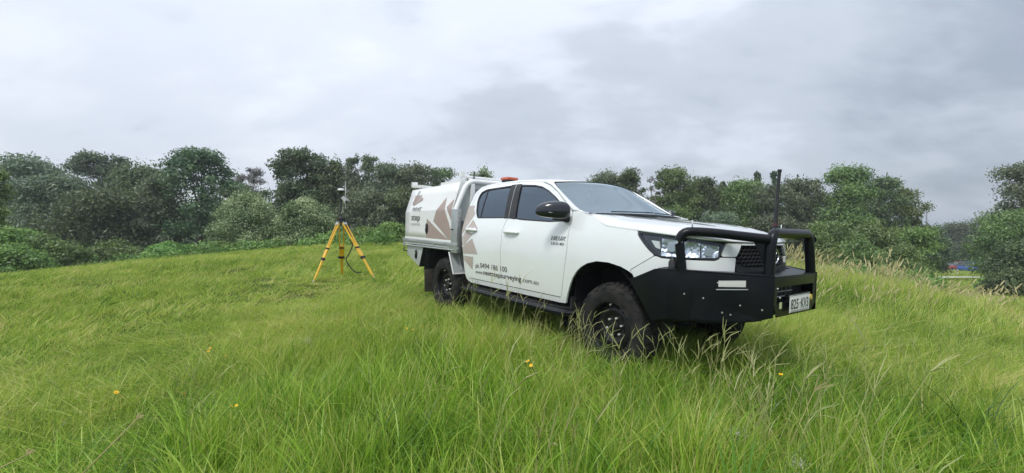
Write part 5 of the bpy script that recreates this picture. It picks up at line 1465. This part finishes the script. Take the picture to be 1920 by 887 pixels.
FL = [(990, 679, 3.15, 1.25), (996, 687, 3.12, 1.1), (1467, 704, 3.1, 1.2), (213, 738, 3.1, 1.25), (341, 741, 3.1, 1.15), (762, 617, 4.6, 1), (774, 619, 4.6, .9), (790, 614, 4.7, .9), (392, 654, 4.3, 1), (388, 660, 4.3, .9), (421, 669, 4.0, 1), (1153, 691, 3.2, .8), (787, 578, 5.8, 1), (430, 764, 2.8, .9), (440, 763, 2.8, .8), (123, 615, 5.2, .9), (560, 618, 5.0, .9), (210, 772, 2.7, .8)]
FLAB = ['upper of the two yellow flowers close together below the front wheel', 'lower of the two yellow flowers close together below the front wheel', 'single yellow flower in the grass beneath the bull bar, right of the wheel', 'large yellow flower in the left foreground above the dry brown stalk', 'yellow flower in the left foreground, right of the large one', 'left flower of the cluster of three yellow flowers below the rear wheel', 'middle flower of the cluster of three yellow flowers below the rear wheel', 'right and topmost flower of the three-flower cluster below the rear wheel', 'upper of two small yellow flowers on the left slope below the tripod', 'lower of two small yellow flowers on the left slope below the tripod', 'single small yellow flower just right of the pair on the left slope', 'tiny yellow flower in the grass straight below the front tyre', 'farthest yellow flower, in the grass just behind the rear wheel', 'left of two small yellow flowers low in the centre left foreground', 'right of two small yellow flowers low in the centre left foreground', 'small yellow flower far out on the left slope of the meadow', 'small yellow flower straight below the left leg of the tripod', 'small dull yellow flower right under the large left foreground flower']
rf = random.Random(5)
for i, (px, py, d, s) in enumerate(FL):
    x, y, z = at(px, py, d)
    r0 = empty('yellow_flower', FLAB[i], 'flower', (x, y, z), 'yellow flowers scattered through the grass')
    s *= .72; r0.scale = (s, s, s); r0.rotation_euler = (rf.uniform(.2, .7), rf.uniform(-.4, .4), rf.uniform(0, 6))
    link('petals', pm_, r0); link('flower_centre', cm_, r0)
    st = link('stem', sm_, r0)
# broad bladed tuft at the bottom right
def blade(V, F, base, tip, w, bow, seg=8):
    base, tip = Vector(base), Vector(tip); d = tip - base; side = d.cross(Vector((0, 1, 0))).normalized(); k = len(V)
    for i in range(seg + 1):
        t = i / seg; p = base.lerp(tip, t) + Vector((0, 0, bow * 4 * t * (1 - t))); ww = w * (math.sin(math.pi * min(.98, .18 + .8 * t)) ** .6)
        V += [tuple(p - side * ww / 2), tuple(p + Vector((0, .15 * ww, -.1 * ww))), tuple(p + side * ww / 2)]
    for i in range(seg):
        q = k + 3 * i; F += [(q, q + 1, q + 4, q + 3), (q + 1, q + 2, q + 5, q + 4)]
bl_m = principled('broad_blade_green', (.11, .23, .035), .45, 0, .4, var=(6, (.16, .30, .06), .6))
bx_, by_, bz_ = at(1392, 872, 2.05)
bt = empty('broad_leaf_grass', 'tuft of wide bright green blades at the bottom edge right of centre', 'plant', (bx_, by_, bz_ - .1))
for (dx, dz, w, bo) in ((.10, .22, .016, .06), (.16, .16, .014, .05), (-.02, .26, .012, .03), (-.09, .2, .012, .03), (.05, .12, .012, .05), (.20, .10, .010, .05)):
    V = []; F = []; blade(V, F, (0, 0, -.25), (dx, .05, dz), w, bo); pymesh('leaf', V, F, bl_m, bt, True)
# dead stalks that stand out
for (px, py, px2, py2, d, lb) in ((1480, 850, 1530, 735, 2.6, 'tall dry straw-coloured grass stalk bent over at the top, right of centre foreground'), (185, 855, 250, 790, 2.3, 'thick dry brown grass stalk leaning right in the lower left foreground'), (-6, 880, 40, 858, 2.1, 'pale dry grass stalk in the bottom left corner')):
    a = Vector(at(px, py, d)); b = Vector(at(px2, py2, d + .05)); a2 = a - (b - a).normalized() * .25
    root = empty('dry_grass_stalk', lb, 'grass stalk', tuple(a2)); V = []; F = []
    rr = .0022 if px > 1000 else .0032
    tube_data(V, F, [a2 - a2, (a - a2), (b - a2)], [rr * 1.1, rr, rr * .8], 5); pymesh('stem', V, F, dry_m, root, True)
    e = b - a2
    for (dx, dy, dz, w) in ((.13, 0, .035, .012), (.10, .02, .045, .010), (.045, .01, .10, .008), (.07, .0, .02, .008)):
        k = 1 if px > 1000 else .3
        V = []; F = []; blade(V, F, e, e + Vector((dx * k, dy, dz * k)), w * .8, .012); pymesh('dry_leaf', V, F, dry_m, root, True)
# seeding weeds with fine white heads
wh_m = principled('whitish_seed', (.55, .56, .46), .8)
for i, (px, py, d, sc_, lb) in enumerate(((1385, 815, 2.6, 1.0, 'weed with a cloud of tiny whitish seed heads, left of the dry bent stalk'), (1500, 872, 2.3, .8, 'whitish seeding weed at the bottom edge below the dry bent stalk'), (1875, 845, 2.6, 1.2, 'whitish seeding weed in the bottom right corner'), (1790, 792, 3.0, .8, 'small whitish seeding weed near the right edge'), (575, 640, 4.7, 1.0, 'pale seeding weed in the grass below the tripod'))):
    x, y, z = at(px, py, d); root = empty('seeding_weed', lb, 'weed', (x, y, z)); rg = np.random.default_rng(i + 3)
    V = []; F = []
    for k in range(16):
        e = Vector((rg.normal() * .05, rg.normal() * .04, rg.normal() * .035)) * sc_; s0 = Vector((rg.normal() * .01, 0, -.22)); tube_data(V, F, [s0, s0.lerp(e, .55) + Vector((0, 0, .01)), e], [.0012, .001, .0006], 3, False)
    pymesh('stem', V, F, stem_m, root)
    n_ = 420; c_ = rg.normal(size=(n_, 3)) * np.array([.062, .05, .042]) * sc_
    vv, tt_ = leaves(rg, np.array([[0, 0, 0, .075 * sc_, .06 * sc_, .05 * sc_]]), n_, .0042, 1.3, .6, .4, 0, .5)
    me = leaf_mesh('seed_head', vv, tt_, wh_m); link('seed_head', me, root)['kind'] = 'stuff'

# ================================================================= GRASS
def grass_mat(name, stops, trans=.45):
    m = bpy.data.materials.new(name); m.use_nodes = True; t = m.node_tree; t.nodes.clear()
    a = N(t, 'ShaderNodeAttribute', attribute_name='tint'); g = N(t, 'ShaderNodeNewGeometry'); oi = N(t, 'ShaderNodeObjectInfo')
    sx = N(t, 'ShaderNodeSeparateXYZ'); t.links.new(g.outputs['Position'], sx.inputs[0]); cx_ = N(t, 'ShaderNodeCombineXYZ'); t.links.new(sx.outputs[0], cx_.inputs[0]); t.links.new(sx.outputs[1], cx_.inputs[1])
    n1 = noise(t, cx_.outputs[0], .42, 3, .55); n2 = noise(t, cx_.outputs[0], 1.7, 4, .6)
    v = math_node(t, 'MULTIPLY', a.outputs['Fac'], .70)
    v = math_node(t, 'MULTIPLY_ADD', n1, .95, v); v = math_node(t, 'MULTIPLY_ADD', n2, .55, v)
    v = math_node(t, 'MULTIPLY_ADD', oi.outputs['Random'], .16, v); v = math_node(t, 'SUBTRACT', v, .67)
    c = ramp(t, v, stops)
    d = N(t, 'ShaderNodeBsdfDiffuse'); tr = N(t, 'ShaderNodeBsdfTranslucent'); gl_ = N(t, 'ShaderNodeBsdfGlossy'); gl_.inputs['Roughness'].default_value = .42
    t.links.new(c, d.inputs[0]); t.links.new(c, tr.inputs[0])
    m1 = N(t, 'ShaderNodeMixShader'); m1.inputs[0].default_value = trans; t.links.new(d.outputs[0], m1.inputs[1]); t.links.new(tr.outputs[0], m1.inputs[2])
    m2 = N(t, 'ShaderNodeMixShader'); m2.inputs[0].default_value = .035; t.links.new(m1.outputs[0], m2.inputs[1]); t.links.new(gl_.outputs[0], m2.inputs[2])
    o = N(t, 'ShaderNodeOutputMaterial'); t.links.new(m2.outputs[0], o.inputs[0])
    return m
GM = grass_mat('meadow_grass', [(.05, (.045, .115, .010)), (.25, (.140, .300, .018)), (.45, (.275, .475, .034)), (.66, (.44, .59, .080)), (.94, (.64, .59, .21))])
GF = grass_mat('meadow_grass_seeding', [(.05, (.060, .130, .014)), (.25, (.175, .320, .028)), (.45, (.340, .495, .055)), (.66, (.50, .59, .11)), (.94, (.66, .59, .23))])
SM_ = grass_mat('seed_stalks', [(.1, (.20, .30, .07)), (.5, (.40, .44, .16)), (.9, (.58, .50, .28))], .3)

PM_ = grass_mat('seed_plumes', [(.1, (.34, .36, .13)), (.5, (.52, .48, .22)), (.9, (.66, .56, .32))], .3)

def blades_mesh(name, seed, n, radius, hmin, hmax, w, seg, lean, mat, curl=.35, stray=.04, spread=.28):
    rg = np.random.default_rng(seed); V = []; Fq = []; tint = []
    for i in range(n):
        a = rg.random() * 2 * math.pi; r_ = radius * math.sqrt(rg.random()); bx, by = r_ * math.cos(a), r_ * math.sin(a)
        h = hmin + (hmax - hmin) * rg.random() ** .8; tn = rg.random() if rg.random() > .025 else 1.35
        dirx = lean + rg.normal() * spread; diry = rg.normal() * spread
        if rg.random() < stray: dirx += rg.normal() * .9; diry += rg.normal() * .6
        cu_ = curl * (.4 + rg.random()); fa = rg.random() * math.pi; sx_, sy_ = math.cos(fa), math.sin(fa); ww = w * (.6 + .8 * rg.random()); k = len(V)
        for j in range(seg + 1):
            t = j / seg; q = h * t
            off = q * .55 + cu_ * h * t ** 2.4
            z = q * (1 - .22 * cu_ * t * t) / math.sqrt(1 + .2 * (dirx * dirx + diry * diry))
            px, py = bx + dirx * off, by + diry * off
            wd = ww * (1 - t) ** .65 * (.55 + .45 * min(1, t * 4)) / 2 if j < seg else 0
            if j < seg: V += [(px - sx_ * wd, py - sy_ * wd, z), (px + sx_ * wd, py + sy_ * wd, z)]
            else: V.append((px, py, z))
        for j in range(seg - 1): Fq.append((k + 2 * j, k + 2 * j + 1, k + 2 * j + 3, k + 2 * j + 2)); tint.append(tn)
        Fq.append((k + 2 * (seg - 1), k + 2 * seg - 1, k + 2 * seg)); tint.append(tn)
    me = bpy.data.meshes.new(name); me.from_pydata(V, [], Fq); at_ = me.attributes.new('tint', 'FLOAT', 'FACE'); at_.data.foreach_set('value', np.array(tint, np.float32)); me.materials.append(mat); me.update()
    return me
def stalk_mesh(name, seed, n, radius, h0, h1, kind):
    """seed stalks: 'fork' = thin stem ending in two or three slender spikes, 'plume' = fuzzy tan seed head"""
    rg = np.random.default_rng(seed); V = []; F = []
    for i in range(n):
        a = rg.random() * 6.283; r_ = radius * math.sqrt(rg.random()); b = Vector((r_ * math.cos(a), r_ * math.sin(a), 0)); h = h0 + (h1 - h0) * rg.random()
        ln = Vector((.20 + rg.normal() * .22, rg.normal() * .2, 1)).normalized(); e = b + ln * h; m1_ = b.lerp(e, .5) - Vector((.02, 0, 0))
        if kind == 'fork':
            tube_data(V, F, [b, m1_, e], [.0017, .0014, .0010], 3, False)
            for q in range(2 + (rg.random() < .4)):
                dd = (ln + Vector((rg.normal() * .5 + (.35 if q else -.1), rg.normal() * .4, rg.normal() * .1))).normalized(); L_ = .07 + .07 * rg.random()
                e1 = e + dd * L_ * .5; e2 = e + dd * L_ + Vector((.012, 0, -.012)); tube_data(V, F, [e, e1, e2], [.0016, .0021, .0009], 3, False)
        else:
            tube_data(V, F, [b, m1_, e], [.0022, .0018, .0012], 3, False)
            L_ = .12 + .10 * rg.random(); dd = (ln + Vector((.25, rg.normal() * .2, -.1))).normalized()
            tube_data(V, F, [e, e + dd * L_ * .3, e + dd * L_ * .65, e + dd * L_], [.003, .010, .009, .002], 5, False)
            for q in range(10):
                s = e + dd * L_ * rg.random(); t_ = s + Vector((rg.normal(), rg.normal(), rg.normal() * .6)).normalized() * .022 + dd * .015; tube_data(V, F, [s, t_], [.0022, .0008], 3, False)
    me = bpy.data.meshes.new(name); me.from_pydata(V, [], F); at_ = me.attributes.new('tint', 'FLOAT', 'FACE'); at_.data.foreach_set('value', np.full(len(F), .5, np.float32)); me.materials.append(SM_ if kind == 'fork' else PM_); me.update()
    return me

def instancer(name, pts, rot, scl, idx, meshes, label, cat='grass'):
    """one object: geometry nodes put the clumps on its points"""
    src = bpy.data.collections.new(name + '_source')
    for i, me in enumerate(meshes):
        o = bpy.data.objects.new('%s_clump_%02d' % (name, i), me); src.objects.link(o)
    me = bpy.data.meshes.new(name); me.vertices.add(len(pts)); me.vertices.foreach_set('co', pts.astype(np.float32).ravel())
    a = me.attributes.new('rot', 'FLOAT_VECTOR', 'POINT'); a.data.foreach_set('vector', rot.astype(np.float32).ravel())
    a = me.attributes.new('scl', 'FLOAT_VECTOR', 'POINT'); a.data.foreach_set('vector', scl.astype(np.float32).ravel())
    a = me.attributes.new('idx', 'INT', 'POINT'); a.data.foreach_set('value', idx.astype(np.int32))
    o = link(name, me); tag(o, label, cat, kind='stuff')
    ng = bpy.data.node_groups.new(name, 'GeometryNodeTree')
    ng.interface.new_socket('Geometry', in_out='INPUT', socket_type='NodeSocketGeometry'); ng.interface.new_socket('Geometry', in_out='OUTPUT', socket_type='NodeSocketGeometry')
    gi = ng.nodes.new('NodeGroupInput'); go = ng.nodes.new('NodeGroupOutput')
    ci = ng.nodes.new('GeometryNodeCollectionInfo'); ci.inputs['Collection'].default_value = src; ci.inputs['Separate Children'].default_value = True; ci.inputs['Reset Children'].default_value = True
    ip = ng.nodes.new('GeometryNodeInstanceOnPoints'); ip.inputs['Pick Instance'].default_value = True
    def attr(nm, ty):
        n = ng.nodes.new('GeometryNodeInputNamedAttribute'); n.data_type = ty; n.inputs['Name'].default_value = nm
        return [s for s in n.outputs if s.enabled and s.name == 'Attribute'][0]
    ng.links.new(gi.outputs[0], ip.inputs['Points']); ng.links.new(ci.outputs[0], ip.inputs['Instance'])
    ng.links.new(attr('idx', 'INT'), ip.inputs['Instance Index'])
    er = ng.nodes.new('FunctionNodeEulerToRotation'); ng.links.new(attr('rot', 'FLOAT_VECTOR'), er.inputs[0]); ng.links.new(er.outputs[0], ip.inputs['Rotation'])
    ng.links.new(attr('scl', 'FLOAT_VECTOR'), ip.inputs['Scale']); ng.links.new(ip.outputs[0], go.inputs[0])
    md = o.modifiers.new('grass', 'NODES'); md.node_group = ng
    return o
def scatter(rg, dens, r0, r1, ang=R(72)):
    A = ang * (r1 * r1 - r0 * r0); n = int(A * dens); r_ = np.sqrt(r0 * r0 + (r1 * r1 - r0 * r0) * rg.random(n)); a = (rg.random(n) * 2 - 1) * ang
    return r_ * np.sin(a), r_ * np.cos(a)
def vnoise(x, y, s, seed=0):
    """smooth value noise 0..1"""
    X_ = x / s + 137.3; Y_ = y / s + 91.7; ix = np.floor(X_).astype(np.int64); iy = np.floor(Y_).astype(np.int64); fx = X_ - ix; fy = Y_ - iy
    fx = fx * fx * (3 - 2 * fx); fy = fy * fy * (3 - 2 * fy)
    def hsh(i, j):
        h = (i * 374761393 + j * 668265263 + seed * 982451653) & 0xffffffff; h = ((h ^ (h >> 13)) * 1274126177) & 0xffffffff; return ((h ^ (h >> 16)) & 0xffff) / 65535.0
    return (hsh(ix, iy) * (1 - fx) + hsh(ix + 1, iy) * fx) * (1 - fy) + (hsh(ix, iy + 1) * (1 - fx) + hsh(ix + 1, iy + 1) * fx) * fy
TIm = np.array(TI)
def truck_local(x, y, z):
    p = np.stack([x, y, z, np.ones(len(x))]); return (TIm @ p)[:3]
def height_map(x, y):
    """how tall the grass stands (1 = the tall foreground sward)"""
    h = np.full(len(x), .62)
    d = np.hypot(x, y)
    k = np.clip((d - 3.0) / 5, 0, 1); h = h * (1 - k) + .40 * k
    # shorter, wind-combed turf on the left
    kl = np.clip((-x - .9 + (y - 3) * -.10) / 2.2, 0, 1); h *= 1 - .45 * kl
    # rank growth right of the truck
    kr = np.clip((x - 3.5) / 3, 0, 1) * np.clip((y - 5) / 4, 0, 1); h = h + kr * .12
    h *= .62 + .42 * vnoise(x, y, 1.3, 1) + .36 * vnoise(x, y, .38, 2)
    h *= 1 - .45 * np.clip((x / np.maximum(y, .1) - .88) / .05, 0, 1) * np.clip((y - 8) / 2, 0, 1)
    # tripod stands on shorter turf
    kt = np.exp(-(((x - TX) ** 2 + (y - TY + .8) ** 2) / 5.0)); h *= 1 - .55 * kt
    return h
def place(rg, dens, r0, r1, nmesh, smin, smax, name, meshes, label, hk=1.0, mask=None, cat='grass'):
    x, y = scatter(rg, dens, r0, r1)
    z = ground(x, y); L = truck_local(x, y, z)
    X_, Y_ = L[0], np.abs(L[1])
    keep = np.ones(len(x), bool)
    for wx in (0, -3.085): keep &= ~((np.abs(X_ - wx) < .30) & (np.abs(Y_ - .735) < .19))
    under = (X_ > -4.4) & (X_ < 1.15) & (Y_ < .84)
    keep &= ~(under & (rg.random(len(x)) < .35))
    for ft in feet: keep &= np.hypot(x - ft[0], y - ft[1]) > .05
    h = height_map(x, y)
    dl = np.maximum(np.maximum(X_ - 1.2, -4.4 - X_), Y_ - .9)      # distance outside the truck's outline
    h = h * np.where(under, np.where(X_ > -.6, .85, .5), 1) * np.where((dl > -.1) & (dl < .9), .74 + .26 * np.clip(dl / .9, 0, 1), 1)
    keep &= rg.random(len(x)) < .45 + .9 * vnoise(x, y, .33, 5) * (.5 + vnoise(x, y, 1.1, 6))
    if mask is not None: keep &= mask(x, y, rg)
    x, y, z, h = x[keep], y[keep], z[keep], h[keep]; n = len(x)
    s = (smin + (smax - smin) * rg.random(n))
    rot = np.stack([rg.normal(size=n) * .10, rg.normal(size=n) * .10, rg.normal(size=n) * .8], 1)
    scl = np.stack([s, s, s * h * hk / .55], 1)
    return instancer(name, np.stack([x, y, z - .015], 1), rot, scl, rg.integers(0, nmesh, n), meshes, label, cat)
rg = np.random.default_rng(11)
near = [blades_mesh('near_clump', 200 + i, 40, .11, .14, .40, .0058, 6, .16, GM, .35, .10, .30) for i in range(5)]
near += [blades_mesh('near_clump', 210 + i, 15, .12, .24, .50, .0095, 7, .20, GM, .8, .2, .45) for i in range(2)]
near += [blades_mesh('near_clump', 220 + i, 34, .14, .12, .34, .0055, 7, .05, GM, 1.5, .5, .6) for i in range(2)]
midc = [blades_mesh('mid_clump', 300 + i, 72, .20, .16, .40, .0068, 4, .36, GF) for i in range(6)]
midc += [blades_mesh('mid_clump', 320 + i, 26, .22, .20, .46, .009, 5, .25, GF, 1.0, .4, .5) for i in range(2)]
farc = [blades_mesh('far_clump', 400 + i, 105, .42, .14, .40, .0125, 3, .42, GF) for i in range(5)]
place(rg, 185, .7, 4.2, 9, .8, 1.2, 'grass_near', near, 'tall green meadow grass in the foreground')
place(rg, 85, 4.2, 9.0, 8, .8, 1.25, 'grass_middle', midc, 'green meadow grass round the truck and tripod')
place(rg, 17, 9.0, 34, 5, .8, 1.3, 'grass_far', farc, 'green meadow grass running up to the trees')
place(rg, 2.2, 34, 90, 5, 1.5, 2.5, 'grass_distant', farc, 'rough grass beyond the meadow edge')
def weed_mesh(name, seed):
    rg = np.random.default_rng(seed); lob = [(rg.normal() * .035, rg.normal() * .035, (.06 + .10 * rg.random()), .05, .05, .035) for _ in range(5)]
    v, t_ = leaves(rg, lob, 110, .016, 1.8, .5, .6, 0, .4); return leaf_mesh(name, v, t_, LM['bright'])
def weed_mask(x, y, rg): return rg.random(len(x)) < np.clip(vnoise(x, y, .9, 21) * 2 - 1, 0, 1)
place(rg, 16, .9, 9, 4, .8, 1.3, 'meadow_weeds', [weed_mesh('weed', 600 + i) for i in range(4)], 'small leafy weeds mixed through the meadow grass', 1.1, weed_mask, 'weeds')
fork = [stalk_mesh('fork_stalks', 500 + i, 5, .12, .34, .58, 'fork') for i in range(6)]
plume = [stalk_mesh('plume_stalks', 520 + i, 8, .25, .38, .75, 'plume') for i in range(6)]
def near_truck(x, y, rg):
    z = ground(x, y); L = truck_local(x, y, z); dy = -L[1] - .9
    a = (((L[0] > -3.2) & (L[0] < -.9) & (dy > .02) & (dy < .22)) | ((L[0] > -.9) & (L[0] < 1.9) & (dy > .02) & (dy < .75)))
    return a | ((rg.random(len(x)) < .10) & ~((L[0] > -3.6) & (L[0] < -.6) & (dy > 0) & (dy < 1.9)))
place(rg, 13, 1.6, 9, 6, .9, 1.25, 'seed_stalks_near', fork, 'thin forked seed stalks standing above the grass by the truck', 1.15, near_truck, 'grass stalks')
def right_edge(x, y, rg):
    t = x / y
    return (t > .55) & (t < 1.12) & (y > 7.2) & (y < 13.0) & (rg.random(len(x)) < vnoise(x, y, .8, 9) * np.where(y > 9.5, 1.1, .35))
def left_ridge(x, y, rg):
    return (x < .5) & (x > -17) & (y > 13.5) & (rg.random(len(x)) < vnoise(x, y, 1.6, 8) * 1.1)
place(rg, 10, 7, 17, 6, .8, 1.2, 'seed_stalks_far', plume, 'tan seed plumes of rank grass right of the truck', .92, right_edge, 'grass stalks')
place(rg, 4.0, 13.5, 20, 6, .7, 1.0, 'seed_stalks_ridge', plume, 'tan grass seed heads along the ridge below the bushes', .42, left_ridge, 'grass stalks')
for o in list(scene.objects):
    if o.type == 'EMPTY': o.empty_display_size = .1

# ================================================================= HAZE ADDED TO LIFT THE DARK TONES OF THE TREES
hz_m = bpy.data.materials.new('dark_lift_haze'); hz_m.use_nodes = True; t = hz_m.node_tree; t.nodes.clear()
pv = N(t, 'ShaderNodeVolumePrincipled'); pv.inputs['Color'].default_value = (.86, .92, 1, 1); pv.inputs['Density'].default_value = .0011; pv.inputs['Anisotropy'].default_value = .2
ho_ = N(t, 'ShaderNodeOutputMaterial'); t.links.new(pv.outputs[0], ho_.inputs['Volume'])
bm = bmesh.new(); bmesh.ops.create_cube(bm, size=1)
for v_ in bm.verts: v_.co = Vector((v_.co.x * 3400, v_.co.y * 3400, -9.0 if v_.co.z < 0 else 16.0))
tag(from_bm('haze', bm, hz_m, None, False), 'thin haze added over the meadow and trees to lift their dark tones', 'haze', kind='stuff')
